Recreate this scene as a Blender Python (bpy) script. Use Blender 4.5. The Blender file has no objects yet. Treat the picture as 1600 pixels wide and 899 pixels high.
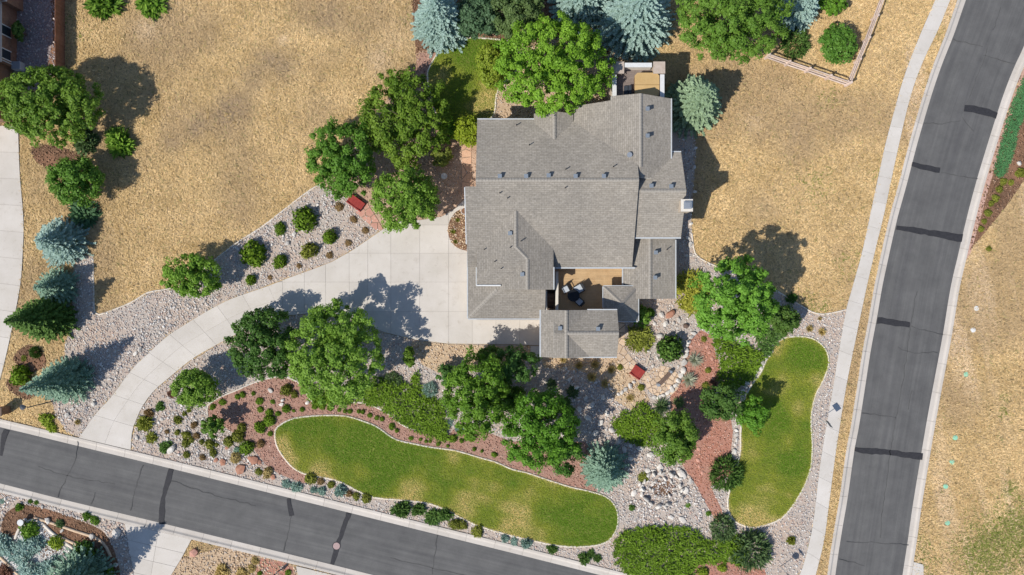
import bpy, bmesh, math, random
import numpy as np
from mathutils import Vector, Matrix

random.seed(7)
RNG = np.random.default_rng(11)
SC = bpy.context.scene
COL = SC.collection
R = math.radians

# ------------------------------------------------------------------ camera, sky, sun, exposure
CAM_H = 72.0          # drone height in metres
PPM = 15.0            # photo pixels per metre on the ground
cam_d = bpy.data.cameras.new('camera')
cam_d.sensor_width = 36.0
cam_d.lens = 18.0 / ((1600 / 2 / PPM) / CAM_H)
cam_d.clip_start = 0.5
cam_d.clip_end = 2000
cam = bpy.data.objects.new('camera', cam_d)
cam.location = (0, 0, CAM_H)
cam.rotation_euler = (0, 0, 0)
COL.objects.link(cam)
SC.camera = cam

SUN_ELEV = 46.0
SUN_VEC = Vector((-0.82, -0.57, 0)).normalized() * math.cos(R(SUN_ELEV)) + Vector((0, 0, math.sin(R(SUN_ELEV))))
w = bpy.data.worlds.new('World')
SC.world = w
w.use_nodes = True
wn = w.node_tree.nodes
sky = wn.new('ShaderNodeTexSky')
sky.sky_type = 'NISHITA'
sky.sun_disc = False
sky.sun_elevation = R(SUN_ELEV)
sky.sun_rotation = math.atan2(SUN_VEC.x, SUN_VEC.y)
sky.altitude = 1800
wn['Background'].inputs[1].default_value = 0.115
w.node_tree.links.new(sky.outputs[0], wn['Background'].inputs[0])

sun_d = bpy.data.lights.new('sun', 'SUN')
sun_d.energy = 4.1
sun_d.angle = R(0.53)
sun_d.color = (1.0, 0.95, 0.87)
sun = bpy.data.objects.new('sun', sun_d)
sun.rotation_euler = SUN_VEC.to_track_quat('Z', 'Y').to_euler()
sun.location = (-40, -30, 60)
COL.objects.link(sun)

vs = SC.view_settings
vs.view_transform = 'Standard'
vs.look = 'None'
vs.exposure = 0.19
vs.gamma = 1.0

# ------------------------------------------------------------------ helpers
def G(px, py, z=0.0):
    """photo pixel seen at height z -> metres on site"""
    f = (1 - z / CAM_H) / PPM
    return ((px - 800) * f, (449.5 - py) * f)

def GP(pts, z=0.0):
    return [G(x, y, z) for x, y in pts]

def srgb(r, g, b):
    def c(v):
        v /= 255.0
        return v / 12.92 if v <= 0.04045 else ((v + 0.055) / 1.055) ** 2.4
    return np.array((c(r), c(g), c(b)))

def _hash(ix, iy, seed):
    h = (ix.astype(np.int64) * 374761393 + iy.astype(np.int64) * 668265263 + seed * 1442695041) & 0x7fffffff
    h = ((h ^ (h >> 13)) * 1274126177) & 0x7fffffff
    return ((h ^ (h >> 16)) & 0xffff) / 65535.0

def vnoise(x, y, s, seed=0):
    x = np.asarray(x) / s + 1000.0; y = np.asarray(y) / s + 1000.0
    ix = np.floor(x); iy = np.floor(y)
    fx = x - ix; fy = y - iy
    fx = fx * fx * (3 - 2 * fx); fy = fy * fy * (3 - 2 * fy)
    a = _hash(ix, iy, seed); b = _hash(ix + 1, iy, seed)
    c = _hash(ix, iy + 1, seed); d = _hash(ix + 1, iy + 1, seed)
    return (a * (1 - fx) + b * fx) * (1 - fy) + (c * (1 - fx) + d * fx) * fy

def fbm(x, y, s, seed=0, o=3):
    t = 0; a = 0.5; n = 0
    for k in range(o):
        t = t + a * vnoise(x, y, s, seed + k * 17); n += a
        a *= 0.55; s = s * 0.47
    return t / n

def inside(px, py, poly):
    p = np.asarray(poly); n = len(p)
    r = np.zeros(len(px), bool)
    x0, y0 = p.min(0); x1, y1 = p.max(0)
    m = (px >= x0) & (px <= x1) & (py >= y0) & (py <= y1)
    qx = px[m]; qy = py[m]; rr = np.zeros(len(qx), bool)
    j = n - 1
    for i in range(n):
        xi, yi = p[i]; xj, yj = p[j]
        if yi != yj:
            c = ((yi > qy) != (yj > qy)) & (qx < (xj - xi) * (qy - yi) / (yj - yi) + xi)
            rr ^= c
        j = i
    r[m] = rr
    return r

def edge_dist(px, py, poly):
    p = np.asarray(poly); n = len(p)
    d = np.full(len(px), 1e9)
    for i in range(n):
        a = p[i]; b = p[(i + 1) % n]
        ab = b - a; L = ab @ ab + 1e-12
        t = np.clip(((px - a[0]) * ab[0] + (py - a[1]) * ab[1]) / L, 0, 1)
        d = np.minimum(d, np.hypot(px - a[0] - t * ab[0], py - a[1] - t * ab[1]))
    return d

def smooth(pts, closed=True, k=4):
    p = [np.array(q, float) for q in pts]; n = len(p); out = []
    rng = range(n) if closed else range(n - 1)
    for i in rng:
        if closed:
            a, b, c, d = p[i - 1], p[i], p[(i + 1) % n], p[(i + 2) % n]
        else:
            a, b, c, d = p[max(i - 1, 0)], p[i], p[i + 1], p[min(i + 2, n - 1)]
        for j in range(k):
            t = j / k
            out.append(tuple(0.5 * ((2 * b) + (-a + c) * t + (2 * a - 5 * b + 4 * c - d) * t * t + (-a + 3 * b - 3 * c + d) * t ** 3)))
    if not closed:
        out.append(tuple(p[-1]))
    return out

def arclen(pts):
    p = np.asarray(pts, float)
    return np.concatenate([[0], np.cumsum(np.hypot(*np.diff(p, axis=0).T))])

def at_len(pts, s):
    p = np.asarray(pts, float); L = arclen(p)
    return np.stack([np.interp(s, L, p[:, 0]), np.interp(s, L, p[:, 1])], 1)

def normals2(pts):
    p = np.asarray(pts, float)
    t = np.gradient(p, axis=0); t /= np.linalg.norm(t, axis=1, keepdims=True) + 1e-9
    return np.stack([-t[:, 1], t[:, 0]], 1)

def rand_in(poly, density):
    p = np.asarray(poly); a0 = p.min(0); a1 = p.max(0)
    n = int((a1 - a0).prod() * density)
    q = RNG.random((n, 2)) * (a1 - a0) + a0
    return q[inside(q[:, 0], q[:, 1], poly)]

# --- objects
def tag(o, label=None, cat=None, group=None, kind=None):
    if label: o['label'] = label
    if cat: o['category'] = cat
    if group: o['group'] = group
    if kind: o['kind'] = kind
    return o

def link(name, me, mat=None, parent=None):
    o = bpy.data.objects.new(name, me)
    COL.objects.link(o)
    if mat is not None and me is not None:
        for m in (mat if isinstance(mat, (list, tuple)) else [mat]):
            me.materials.append(m)
    if parent: o.parent = parent
    return o

def empty(name, x=0, y=0, z=0, rz=0):
    o = bpy.data.objects.new(name, None)
    o.location = (x, y, z); o.rotation_euler = (0, 0, rz)
    o.empty_display_size = 0.3
    COL.objects.link(o)
    return o

def fast_mesh(name, V, F, colors=None, smooth_shade=False):
    """V (n,3), F (m,k) all faces the same size, colors (m,3) per face"""
    V = np.ascontiguousarray(V, np.float32); F = np.ascontiguousarray(F, np.int32)
    me = bpy.data.meshes.new(name)
    m, k = F.shape
    me.vertices.add(len(V)); me.vertices.foreach_set('co', V.ravel())
    me.loops.add(m * k); me.loops.foreach_set('vertex_index', F.ravel())
    me.polygons.add(m)
    me.polygons.foreach_set('loop_start', np.arange(0, m * k, k, dtype=np.int32))
    try:
        me.polygons.foreach_set('loop_total', np.full(m, k, np.int32))
    except Exception:
        pass
    if colors is not None:
        at = me.attributes.new('tint', 'FLOAT_COLOR', 'FACE')
        c = np.ones((m, 4), np.float32); c[:, :3] = colors
        at.data.foreach_set('color', c.ravel())
    if smooth_shade:
        me.polygons.foreach_set('use_smooth', np.ones(m, bool))
    me.update(calc_edges=True)
    return me

class MB:
    def __init__(s): s.v = []; s.f = []; s.mi = []
    def add(s, vs, fs, mi=0):
        b = len(s.v); s.v += [tuple(q) for q in vs]
        s.f += [tuple(b + i for i in f) for f in fs]; s.mi += [mi] * len(fs); return s
    def box(s, x0, x1, y0, y1, z0, z1, mi=0):
        vs = [(x, y, z) for z in (z0, z1) for x, y in ((x0, y0), (x1, y0), (x1, y1), (x0, y1))]
        return s.add(vs, [(3, 2, 1, 0), (4, 5, 6, 7), (0, 1, 5, 4), (1, 2, 6, 5), (2, 3, 7, 6), (3, 0, 4, 7)], mi)
    def prism(s, pts, z0, z1, mi=0):
        n = len(pts)
        zt = z1 if hasattr(z1, '__len__') else [z1] * n
        vs = [(x, y, z0) for x, y in pts] + [(p[0], p[1], zt[i]) for i, p in enumerate(pts)]
        fs = [tuple(range(n - 1, -1, -1)), tuple(range(n, 2 * n))] + [(i, (i + 1) % n, n + (i + 1) % n, n + i) for i in range(n)]
        return s.add(vs, fs, mi)
    def bar(s, a, b, wd, h, mi=0):
        a = Vector(a); b = Vector(b); d = (b - a).normalized()
        sd = d.cross(Vector((0, 0, 1)))
        if sd.length < 1e-4: sd = Vector((1, 0, 0))
        sd.normalize(); up = sd.cross(d).normalized()
        vs = [p + sd * sx * wd / 2 + up * sz * h / 2 for p in (a, b) for sx, sz in ((-1, -1), (1, -1), (1, 1), (-1, 1))]
        return s.add(vs, [(0, 1, 2, 3), (7, 6, 5, 4), (0, 4, 5, 1), (1, 5, 6, 2), (2, 6, 7, 3), (3, 7, 4, 0)], mi)
    def tube(s, a, b, r0, r1, n=8, mi=0):
        a = Vector(a); b = Vector(b); d = (b - a).normalized()
        sd = d.cross(Vector((0, 0, 1)))
        if sd.length < 1e-3: sd = Vector((1, 0, 0))
        sd.normalize(); up = sd.cross(d)
        vs = []
        for p, r in ((a, r0), (b, r1)):
            for i in range(n):
                t = 2 * math.pi * i / n
                vs.append(p + (sd * math.cos(t) + up * math.sin(t)) * r)
        fs = [(i, (i + 1) % n, n + (i + 1) % n, n + i) for i in range(n)] + [tuple(range(n - 1, -1, -1)), tuple(range(n, 2 * n))]
        return s.add(vs, fs, mi)
    def mesh(s, name):
        me = bpy.data.meshes.new(name)
        me.from_pydata(s.v, [], s.f)
        me.polygons.foreach_set('material_index', s.mi)
        me.update()
        bm = bmesh.new(); bm.from_mesh(me)
        bmesh.ops.recalc_face_normals(bm, faces=bm.faces[:])
        bm.to_mesh(me); bm.free()
        return me
    def build(s, name, mat, parent=None):
        return link(name, s.mesh(name), mat, parent)

def sheet(name, pts, z, mat, parent=None, thick=0.03, kind='structure'):
    o = MB().prism(pts, z - thick, z).build(name, mat, parent)
    if parent is None: o['kind'] = kind
    return o

# ------------------------------------------------------------------ materials
MATS = {}
def new_mat(name):
    m = bpy.data.materials.new(name); m.use_nodes = True
    nt = m.node_tree
    b = nt.nodes['Principled BSDF']
    b.inputs['Roughness'].default_value = 0.85
    if 'Specular IOR Level' in b.inputs: b.inputs['Specular IOR Level'].default_value = 0.25
    MATS[name] = m
    return m, nt, b

def mixn(nt, mode, fac, a, b):
    n = nt.nodes.new('ShaderNodeMix'); n.data_type = 'RGBA'; n.blend_type = mode
    for sock, v in ((n.inputs[0], fac), (n.inputs[6], a), (n.inputs[7], b)):
        if hasattr(v, 'node'): nt.links.new(v, sock)
        elif isinstance(v, (int, float)): sock.default_value = v
        else: sock.default_value = (*v, 1)
    return n.outputs[2]

def noise(nt, scale, detail=4, rough=0.55, vec=None, dist=0):
    n = nt.nodes.new('ShaderNodeTexNoise'); n.inputs['Scale'].default_value = scale
    n.inputs['Detail'].default_value = detail; n.inputs['Roughness'].default_value = rough
    n.inputs['Distortion'].default_value = dist
    if vec is not None: nt.links.new(vec, n.inputs['Vector'])
    return n.outputs['Fac']

def ramp(nt, fac, stops):
    n = nt.nodes.new('ShaderNodeValToRGB'); nt.links.new(fac, n.inputs[0])
    e = n.color_ramp.elements
    while len(e) > 1: e.remove(e[-1])
    e[0].position = stops[0][0]; e[0].color = (*stops[0][1], 1)
    for p, c in stops[1:]:
        q = e.new(p); q.color = (*c, 1)
    return n.outputs[0]

def bump(nt, b, h, strength=0.4, dist=0.02):
    n = nt.nodes.new('ShaderNodeBump'); n.inputs['Strength'].default_value = strength
    n.inputs['Distance'].default_value = dist
    nt.links.new(h, n.inputs['Height']); nt.links.new(n.outputs[0], b.inputs['Normal'])

def gpos(nt):
    return nt.nodes.new('ShaderNodeNewGeometry').outputs['Position']

def mottled(name, c1, c2, scale=3.0, c3=None, big=0.15, rough=0.9, bumpk=0.4, bdist=0.02, rnd=0.0, fine=25.0):
    m, nt, b = new_mat(name)
    p = gpos(nt)
    f1 = noise(nt, scale, 5, 0.6, p)
    col = ramp(nt, f1, [(0.3, c1), (0.7, c2)])
    if c3 is not None:
        f2 = noise(nt, big, 4, 0.6, p)
        col = mixn(nt, 'MIX', ramp(nt, f2, [(0.42, (0, 0, 0)), (0.62, (1, 1, 1))]), col, c3)
    ff = noise(nt, fine, 3, 0.6, p)
    col = mixn(nt, 'MULTIPLY', 1.0, col, ramp(nt, ff, [(0.25, (0.78, 0.78, 0.78)), (0.75, (1.15, 1.15, 1.15))]))
    if rnd:
        oi = nt.nodes.new('ShaderNodeObjectInfo')
        lo = 1 - rnd; hi = 1 + rnd
        col = mixn(nt, 'MULTIPLY', 1.0, col, ramp(nt, oi.outputs['Random'], [(0, (lo, lo, lo)), (1, (hi, hi, hi * 0.99))]))
    nt.links.new(col, b.inputs['Base Color'])
    b.inputs['Roughness'].default_value = rough
    if bumpk: bump(nt, b, ff, bumpk, bdist)
    return m

def flat(name, c, rough=0.7, metal=0.0, spec=0.3):
    m, nt, b = new_mat(name)
    p = gpos(nt)
    f = noise(nt, 6.0, 4, 0.6, p)
    col = mixn(nt, 'MULTIPLY', 1.0, c, ramp(nt, f, [(0.25, (0.88, 0.88, 0.88)), (0.75, (1.08, 1.08, 1.08))]))
    nt.links.new(col, b.inputs['Base Color'])
    b.inputs['Roughness'].default_value = rough; b.inputs['Metallic'].default_value = metal
    b.inputs['Specular IOR Level'].default_value = spec
    return m

def tinted(name, trans=0.0, rough=0.8, jitter=0.0, mul=(1, 1, 1), rnd=0.0):
    """colour from the per-face 'tint' attribute (each leaf, blade or stone has its own colour)"""
    m, nt, b = new_mat(name)
    at = nt.nodes.new('ShaderNodeAttribute'); at.attribute_name = 'tint'
    col = at.outputs['Color']
    if tuple(mul) != (1, 1, 1): col = mixn(nt, 'MULTIPLY', 1.0, col, mul)
    if rnd:
        oi = nt.nodes.new('ShaderNodeObjectInfo')
        col = mixn(nt, 'MULTIPLY', 1.0, col, ramp(nt, oi.outputs['Random'], [(0, (1 - rnd, 1 - rnd, 1 - rnd * 1.1)), (1, (1 + rnd, 1 + rnd * 0.8, 1 + rnd * .5))]))
    if jitter:
        f = noise(nt, 30, 2, 0.5, gpos(nt))
        col = mixn(nt, 'MULTIPLY', 1.0, col, ramp(nt, f, [(0.2, (1 - jitter,) * 3), (0.8, (1 + jitter,) * 3)]))
    b.inputs['Roughness'].default_value = rough
    b.inputs['Specular IOR Level'].default_value = 0.2
    nt.links.new(col, b.inputs['Base Color'])
    if trans:
        tr = nt.nodes.new('ShaderNodeBsdfTranslucent')
        nt.links.new(mixn(nt, 'MULTIPLY', 1.0, col, (1.25, 1.35, 0.7)), tr.inputs['Color'])
        mx = nt.nodes.new('ShaderNodeMixShader'); mx.inputs[0].default_value = trans
        nt.links.new(b.outputs[0], mx.inputs[1]); nt.links.new(tr.outputs[0], mx.inputs[2])
        nt.links.new(mx.outputs[0], nt.nodes['Material Output'].inputs['Surface'])
    return m

M_ground = mottled('dry_ground', (0.50, 0.355, 0.175), (0.62, 0.455, 0.24), 2.2, (0.52, 0.375, 0.215), 0.12, 1.0, 0.6, 0.05)
M_straw = tinted('straw_blades', 0.15, 0.9)
M_turf = mottled('turf_soil', (0.13, 0.17, 0.025), (0.22, 0.24, 0.05), 3, None, 0.3)
M_grass = tinted('grass_blades', 0.25, 0.7)
M_leaf = tinted('leaves', 0.22, 0.55)
M_needle = tinted('needles', 0.08, 0.7)
M_shrub = tinted('shrub_leaves', 0.15, 0.7, rnd=0.12)
M_stone = tinted('gravel_stones', 0, 0.9, 0.12)
M_chip = tinted('mulch_chips', 0, 0.95)
M_bed = mottled('gravel_base', (0.42, 0.36, 0.31), (0.56, 0.49, 0.43), 6, (0.52, 0.41, 0.33), 0.2, 0.95, 0.8, 0.03)
M_tanbed = mottled('tan_gravel_base', (0.48, 0.34, 0.22), (0.62, 0.47, 0.32), 6, (0.56, 0.42, 0.27), 0.3, 0.95, 0.8, 0.03)
M_redbed = mottled('red_mulch_base', (0.40, 0.17, 0.115), (0.52, 0.26, 0.19), 5, (0.44, 0.24, 0.18), 0.3, 0.95, 0.8, 0.03)
M_redbedC = mottled('muted_mulch_base', (0.35, 0.19, 0.14), (0.46, 0.27, 0.205), 5, (0.40, 0.25, 0.19), 0.3, 0.95, 0.8, 0.03)
M_entrybed = mottled('entry_soil', (0.46, 0.31, 0.21), (0.64, 0.46, 0.34), 4, (0.40, 0.26, 0.18), 0.4, 0.95, 0.8, 0.03)
M_brownbed = mottled('brown_mulch_base', (0.11, 0.06, 0.035), (0.22, 0.13, 0.08), 5, (0.28, 0.15, 0.09), 0.3, 0.95, 0.8, 0.03)
M_joint = flat('joint_filler', (0.40, 0.36, 0.315), 0.95)

# ------- concrete
def concrete(name, c, rnd=0.035):
    m, nt, b = new_mat(name)
    p = gpos(nt)
    f1 = noise(nt, 0.35, 6, 0.65, p)
    f2 = noise(nt, 18, 4, 0.7, p)
    col = mixn(nt, 'MULTIPLY', 1.0, c, ramp(nt, f1, [(0.3, (0.90, 0.89, 0.87)), (0.7, (1.05, 1.05, 1.06))]))
    col = mixn(nt, 'MULTIPLY', 1.0, col, ramp(nt, f2, [(0.25, (0.9, 0.9, 0.9)), (0.75, (1.07, 1.07, 1.07))]))
    f3 = noise(nt, 1.6, 5, 0.75, p, 0.6)
    col = mixn(nt, 'MULTIPLY', 1.0, col, ramp(nt, f3, [(0.56, (1, 1, 1)), (0.76, (0.83, 0.81, 0.78))]))
    oi = nt.nodes.new('ShaderNodeObjectInfo')
    col = mixn(nt, 'MULTIPLY', 1.0, col, ramp(nt, oi.outputs['Random'], [(0, (1 - rnd, 1 - rnd, 1 - rnd)), (1, (1 + rnd, 1 + rnd, 1 + rnd))]))
    nt.links.new(col, b.inputs['Base Color'])
    b.inputs['Roughness'].default_value = 0.9
    bump(nt, b, f2, 0.25, 0.01)
    return m
M_conc = concrete('driveway_concrete', (0.61, 0.565, 0.51), 0.05)
M_walk = concrete('sidewalk_concrete', (0.62, 0.58, 0.53), 0.05)
M_kerb = concrete('kerb_concrete', (0.58, 0.53, 0.475), 0.05)
M_edge = concrete('edging_concrete', (0.74, 0.67, 0.58), 0.05)

# ------- asphalt with wear along the lanes
def asphalt():
    m, nt, b = new_mat('asphalt')
    p = gpos(nt)
    f1 = noise(nt, 0.5, 6, 0.65, p)
    col = ramp(nt, f1, [(0.3, (0.104, 0.102, 0.101)), (0.7, (0.142, 0.139, 0.136))])
    f2 = noise(nt, 30, 3, 0.7, p)
    col = mixn(nt, 'MULTIPLY', 1.0, col, ramp(nt, f2, [(0.25, (0.8, 0.8, 0.8)), (0.75, (1.18, 1.18, 1.18))]))
    at = nt.nodes.new('ShaderNodeAttribute'); at.attribute_name = 'lane'
    mp = nt.nodes.new('ShaderNodeMapping'); mp.inputs['Scale'].default_value = (0.05, 1.9, 1)
    nt.links.new(at.outputs['Vector'], mp.inputs[0])
    f3 = noise(nt, 1.0, 4, 0.6, mp.outputs[0])
    col = mixn(nt, 'MULTIPLY', 1.0, col, ramp(nt, f3, [(0.28, (0.82, 0.82, 0.84)), (0.72, (1.16, 1.16, 1.14))]))
    nt.links.new(col, b.inputs['Base Color'])
    b.inputs['Roughness'].default_value = 0.85
    bump(nt, b, f2, 0.35, 0.01)
    return m
M_asph = asphalt()
M_tar = mottled('crack_sealant', (0.030, 0.030, 0.034), (0.046, 0.045, 0.05), 5, None, 0.2, 0.75, 0.3)
M_crack = mottled('crack_dark', (0.078, 0.077, 0.077), (0.112, 0.110, 0.108), 1.2, None)

# ------- roof shingles, rows from the UVs of each slope
def shingles():
    m, nt, b = new_mat('roof_shingles')
    uv = nt.nodes.new('ShaderNodeUVMap').outputs[0]
    br = nt.nodes.new('ShaderNodeTexBrick')
    nt.links.new(uv, br.inputs['Vector'])
    br.inputs['Scale'].default_value = 1.0
    br.inputs['Brick Width'].default_value = 0.47
    br.inputs['Row Height'].default_value = 0.19
    br.inputs['Mortar Size'].default_value = 0.022
    br.inputs['Mortar Smooth'].default_value = 0.4
    br.inputs['Bias'].default_value = 0.1
    br.inputs['Color1'].default_value = (0.330, 0.303, 0.266, 1)
    br.inputs['Color2'].default_value = (0.400, 0.370, 0.330, 1)
    br.inputs['Mortar'].default_value = (0.275, 0.248, 0.214, 1)
    p = gpos(nt)
    f1 = noise(nt, 4.5, 4, 0.75, p)
    col = mixn(nt, 'MULTIPLY', 1.0, br.outputs['Color'], ramp(nt, f1, [(0.30, (0.76, 0.76, 0.76)), (0.70, (1.2, 1.19, 1.17))]))
    f2 = noise(nt, 0.22, 5, 0.6, p)
    col = mixn(nt, 'MULTIPLY', 1.0, col, ramp(nt, f2, [(0.3, (0.87, 0.87, 0.87)), (0.7, (1.09, 1.08, 1.06))]))
    nt.links.new(col, b.inputs['Base Color'])
    b.inputs['Roughness'].default_value = 0.95
    if 'Diffuse Roughness' in b.inputs: b.inputs['Diffuse Roughness'].default_value = 1.0
    bump(nt, b, br.outputs['Fac'], -0.5, 0.02)
    return m
M_roof = shingles()
M_ridge = mottled('ridge_shingle', (0.29, 0.265, 0.23), (0.37, 0.34, 0.30), 8, None, 0.2, 0.95)
M_trim = flat('white_trim', (0.70, 0.70, 0.69), 0.5)
M_gutter = flat('gutter_paint', (0.52, 0.54, 0.55), 0.45)
M_stucco = mottled('stucco', (0.50, 0.41, 0.31), (0.56, 0.46, 0.36), 3, None, 0.3, 0.9, 0.4)
M_ivory = mottled('ivory_stucco', (0.68, 0.63, 0.55), (0.75, 0.70, 0.62), 3, None, 0.3, 0.9, 0.2)
M_pinkstone = mottled('pillar_cap_stone', (0.46, 0.37, 0.30), (0.56, 0.47, 0.40), 4, None)
M_glass = flat('window_glass', (0.03, 0.04, 0.05), 0.08, 0, 0.8)
M_door = flat('garage_door_paint', (0.55, 0.48, 0.38), 0.6)
M_metal = flat('galvanised_vent', (0.33, 0.36, 0.40), 0.45, 0.3)
M_ventlight = flat('vent_lid_metal', (0.30, 0.34, 0.38), 0.45, 0.4)
M_black = flat('black_metal', (0.025, 0.025, 0.028), 0.5)
M_deck = mottled('cedar_deck_board', (0.50, 0.33, 0.175), (0.60, 0.42, 0.235), 1.5, None, 0.2, 0.7, 0.2, 0.01, 0.07)
M_gdeck = mottled('grey_deck_board', (0.21, 0.17, 0.15), (0.27, 0.22, 0.20), 2, None, 0.2, 0.8, 0.2, 0.01, 0.07)
M_tub = mottled('tub_cover_vinyl', (0.56, 0.37, 0.16), (0.60, 0.41, 0.19), 1.5, None, 0.2, 0.6, 0.1)
M_cush = flat('grey_cushion', (0.50, 0.54, 0.58), 0.9)
M_wood = mottled('fence_cedar', (0.58, 0.44, 0.37), (0.78, 0.64, 0.56), 3, None, 0.3, 0.9, 0.4, 0.02, 0.12)
M_dwood = mottled('dark_fence_wood', (0.24, 0.105, 0.06), (0.33, 0.16, 0.10), 3, None, 0.3, 0.9, 0.4, 0.02, 0.12)
M_red = mottled('red_stain', (0.30, 0.035, 0.03), (0.38, 0.06, 0.05), 4, None, 0.3, 0.7, 0.3, 0.02, 0.08)
M_brick = mottled('neighbour_stone', (0.20, 0.115, 0.075), (0.34, 0.205, 0.14), 3, (0.25, 0.15, 0.10), 0.4, 0.9, 0.5)
M_flag = mottled('flagstone', (0.58, 0.42, 0.28), (0.72, 0.55, 0.40), 3, None, 0.3, 0.9, 0.4, 0.02, 0.16)
M_paver = mottled('orange_paver', (0.58, 0.345, 0.225), (0.68, 0.44, 0.30), 4, None, 0.3, 0.9, 0.4, 0.02, 0.08)
M_pinkpave = mottled('pink_paver', (0.55, 0.27, 0.20), (0.62, 0.35, 0.27), 4, None, 0.3, 0.9, 0.4, 0.02, 0.08)
M_rock = mottled('boulder_pale', (0.52, 0.47, 0.42), (0.78, 0.74, 0.68), 3, None, 0.3, 0.9, 0.6, 0.05, 0.16)
M_redrock = mottled('boulder_red', (0.36, 0.16, 0.10), (0.50, 0.27, 0.19), 3, None, 0.3, 0.9, 0.6, 0.05, 0.15)
M_bark = mottled('bark', (0.10, 0.075, 0.055), (0.20, 0.16, 0.12), 8, None, 0.3, 0.95, 0.7)
M_lamp = flat('dark_post_paint', (0.045, 0.055, 0.07), 0.5)
M_signw = flat('white_post_paint', (0.72, 0.72, 0.70), 0.5)
M_bench = mottled('bench_timber', (0.13, 0.085, 0.065), (0.20, 0.14, 0.11), 6, None, 0.3, 0.8, 0.3)
M_green = flat('pale_green_plastic', (0.30, 0.62, 0.44), 0.6)
M_manhole = mottled('manhole_cover_iron', (0.40, 0.28, 0.27), (0.48, 0.35, 0.33), 8, None)

# ================================================================== SETTING
# ---- ground
gs = 420
o = sheet('ground', [(-gs, -gs), (gs, -gs), (gs, gs), (-gs, gs)], 0.0, M_ground, None, 0.5)

# ---- streets
E_W = [(1600, -240), (1545, -100), (1509, 0), (1490, 55), (1472, 100), (1455, 150), (1433, 225), (1417, 287), (1401, 345), (1386, 412), (1378, 450), (1370, 497), (1360, 550), (1350, 615), (1340.5, 675), (1335, 702), (1324, 780), (1317, 820), (1309, 870), (1305, 899), (1293, 985), (1285, 1060)]
E_E = [(1730, -260), (1675, -120), (1632, -10), (1600, 72), (1585, 104), (1567, 150), (1543, 225), (1525, 285), (1510, 342), (1497, 398), (1485, 450), (1474, 518), (1462, 582), (1453, 630), (1445, 675), (1438, 717), (1426, 790), (1418, 847), (1410, 899), (1398, 985), (1390, 1060)]
S_N = [(-260, 604), (-120, 638), (0, 667.5), (32, 675), (120, 696.5), (250, 728), (400, 765), (547, 801.5), (682, 835), (800, 864), (935, 898), (1070, 932), (1215, 968)]
S_S = [(-260, 692), (-120, 726), (0, 755.5), (100, 781), (250, 817), (400, 853.5), (517, 882), (580, 898), (720, 933), (900, 978), (1050, 1015)]

def road(name, ea, eb, z):
    A = smooth(GP(ea), False, 3); B = smooth(GP(eb), False, 3)
    LA = arclen(A)[-1]; n = int(LA / 1.5)
    a = at_len(A, np.linspace(0, LA, n)); b = at_len(B, np.linspace(0, arclen(B)[-1], n))
    K = 6; V = []; lane = []
    for i in range(n):
        for k in range(K + 1):
            t = k / K; p = a[i] * (1 - t) + b[i] * t
            V.append((p[0], p[1], z + 0.05 * math.sin(math.pi * t))); lane.append((LA * i / n, t * 7.0, 0))
    F = [(i * (K + 1) + k, i * (K + 1) + k + 1, (i + 1) * (K + 1) + k + 1, (i + 1) * (K + 1) + k) for i in range(n - 1) for k in range(K)]
    me = fast_mesh(name, V, F, None, True)
    at = me.attributes.new('lane', 'FLOAT_VECTOR', 'POINT'); at.data.foreach_set('vector', np.array(lane, np.float32).ravel())
    o = link(name, me, M_asph); o['kind'] = 'structure'
    bm = bmesh.new(); bm.from_mesh(me); bmesh.ops.recalc_face_normals(bm, faces=bm.faces[:])
    if bm.faces[:][0].normal.z < 0: bmesh.ops.reverse_faces(bm, faces=bm.faces[:])
    bm.to_mesh(me); bm.free()
    return o, A, B
RZ = 0.02
road_e, EW, EE = road('east_road', E_W, E_E, RZ)
road_s, SN, SS = road('south_road', S_N, S_S, RZ)

def ribbon(name, pts, width, z, mat, parent, wv=0.25):
    P = smooth(GP(pts), False, 5); L = arclen(P)[-1]; n = max(4, int(L / 0.4))
    P = at_len(P, np.linspace(0, L, n)); N = normals2(P)
    w_ = np.interp(np.linspace(0, 1, n), np.linspace(0, 1, len(width)) if hasattr(width, '__len__') else [0, 1], width if hasattr(width, '__len__') else [width, width]) / PPM
    w1 = w_ * (1 + wv * (RNG.random(n) - .5)); w2 = w_ * (1 + wv * (RNG.random(n) - .5))
    P = P + N * (RNG.random((n, 1)) - .5) * (0.05 if mat is M_tar else 0.16)
    a = P + N * w1[:, None] / 2; b = P - N * w2[:, None] / 2
    V = [(p[0], p[1], z) for p in a] + [(p[0], p[1], z) for p in b]
    F = [(i, n + i, n + i + 1, i + 1) for i in range(n - 1)]
    me = fast_mesh(name, V, F)
    return link(name, me, mat, parent)
CZ = RZ + 0.056
for pts, wd in (([(1506, 169), (1530, 173), (1557, 181)], (10, 12, 10)), ([(1424, 257), (1445, 262), (1468, 267)], (7, 8, 9)),
                ([(1400, 356), (1420, 359), (1447, 363), (1475, 368), (1503, 373)], (6, 9, 9, 12, 12)),
                ([(1370, 501), (1395, 504), (1421, 508)], (9, 10, 8)), ([(1335, 702), (1355, 705), (1385, 706), (1415, 711), (1441, 714)], (6, 10, 8, 9, 10))):
    ribbon('tar_patch', pts, wd, CZ, M_tar, road_e, 0.3)
for pts, wd in (([(268, 733), (263, 752), (257, 771), (254, 795), (253, 819)], (8, 8, 6, 9, 8)), ([(10, 672), (6, 690), (2, 712)], (9, 8, 4)),
                ([(451, 779), (453, 792), (456, 806)], (6, 7, 7)), ([(545, 802), (539, 820), (533, 836), (527, 855), (519, 882)], (8, 7, 6, 8, 6))):
    ribbon('tar_patch', pts, wd, CZ, M_tar, road_s, 0.4)
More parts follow.
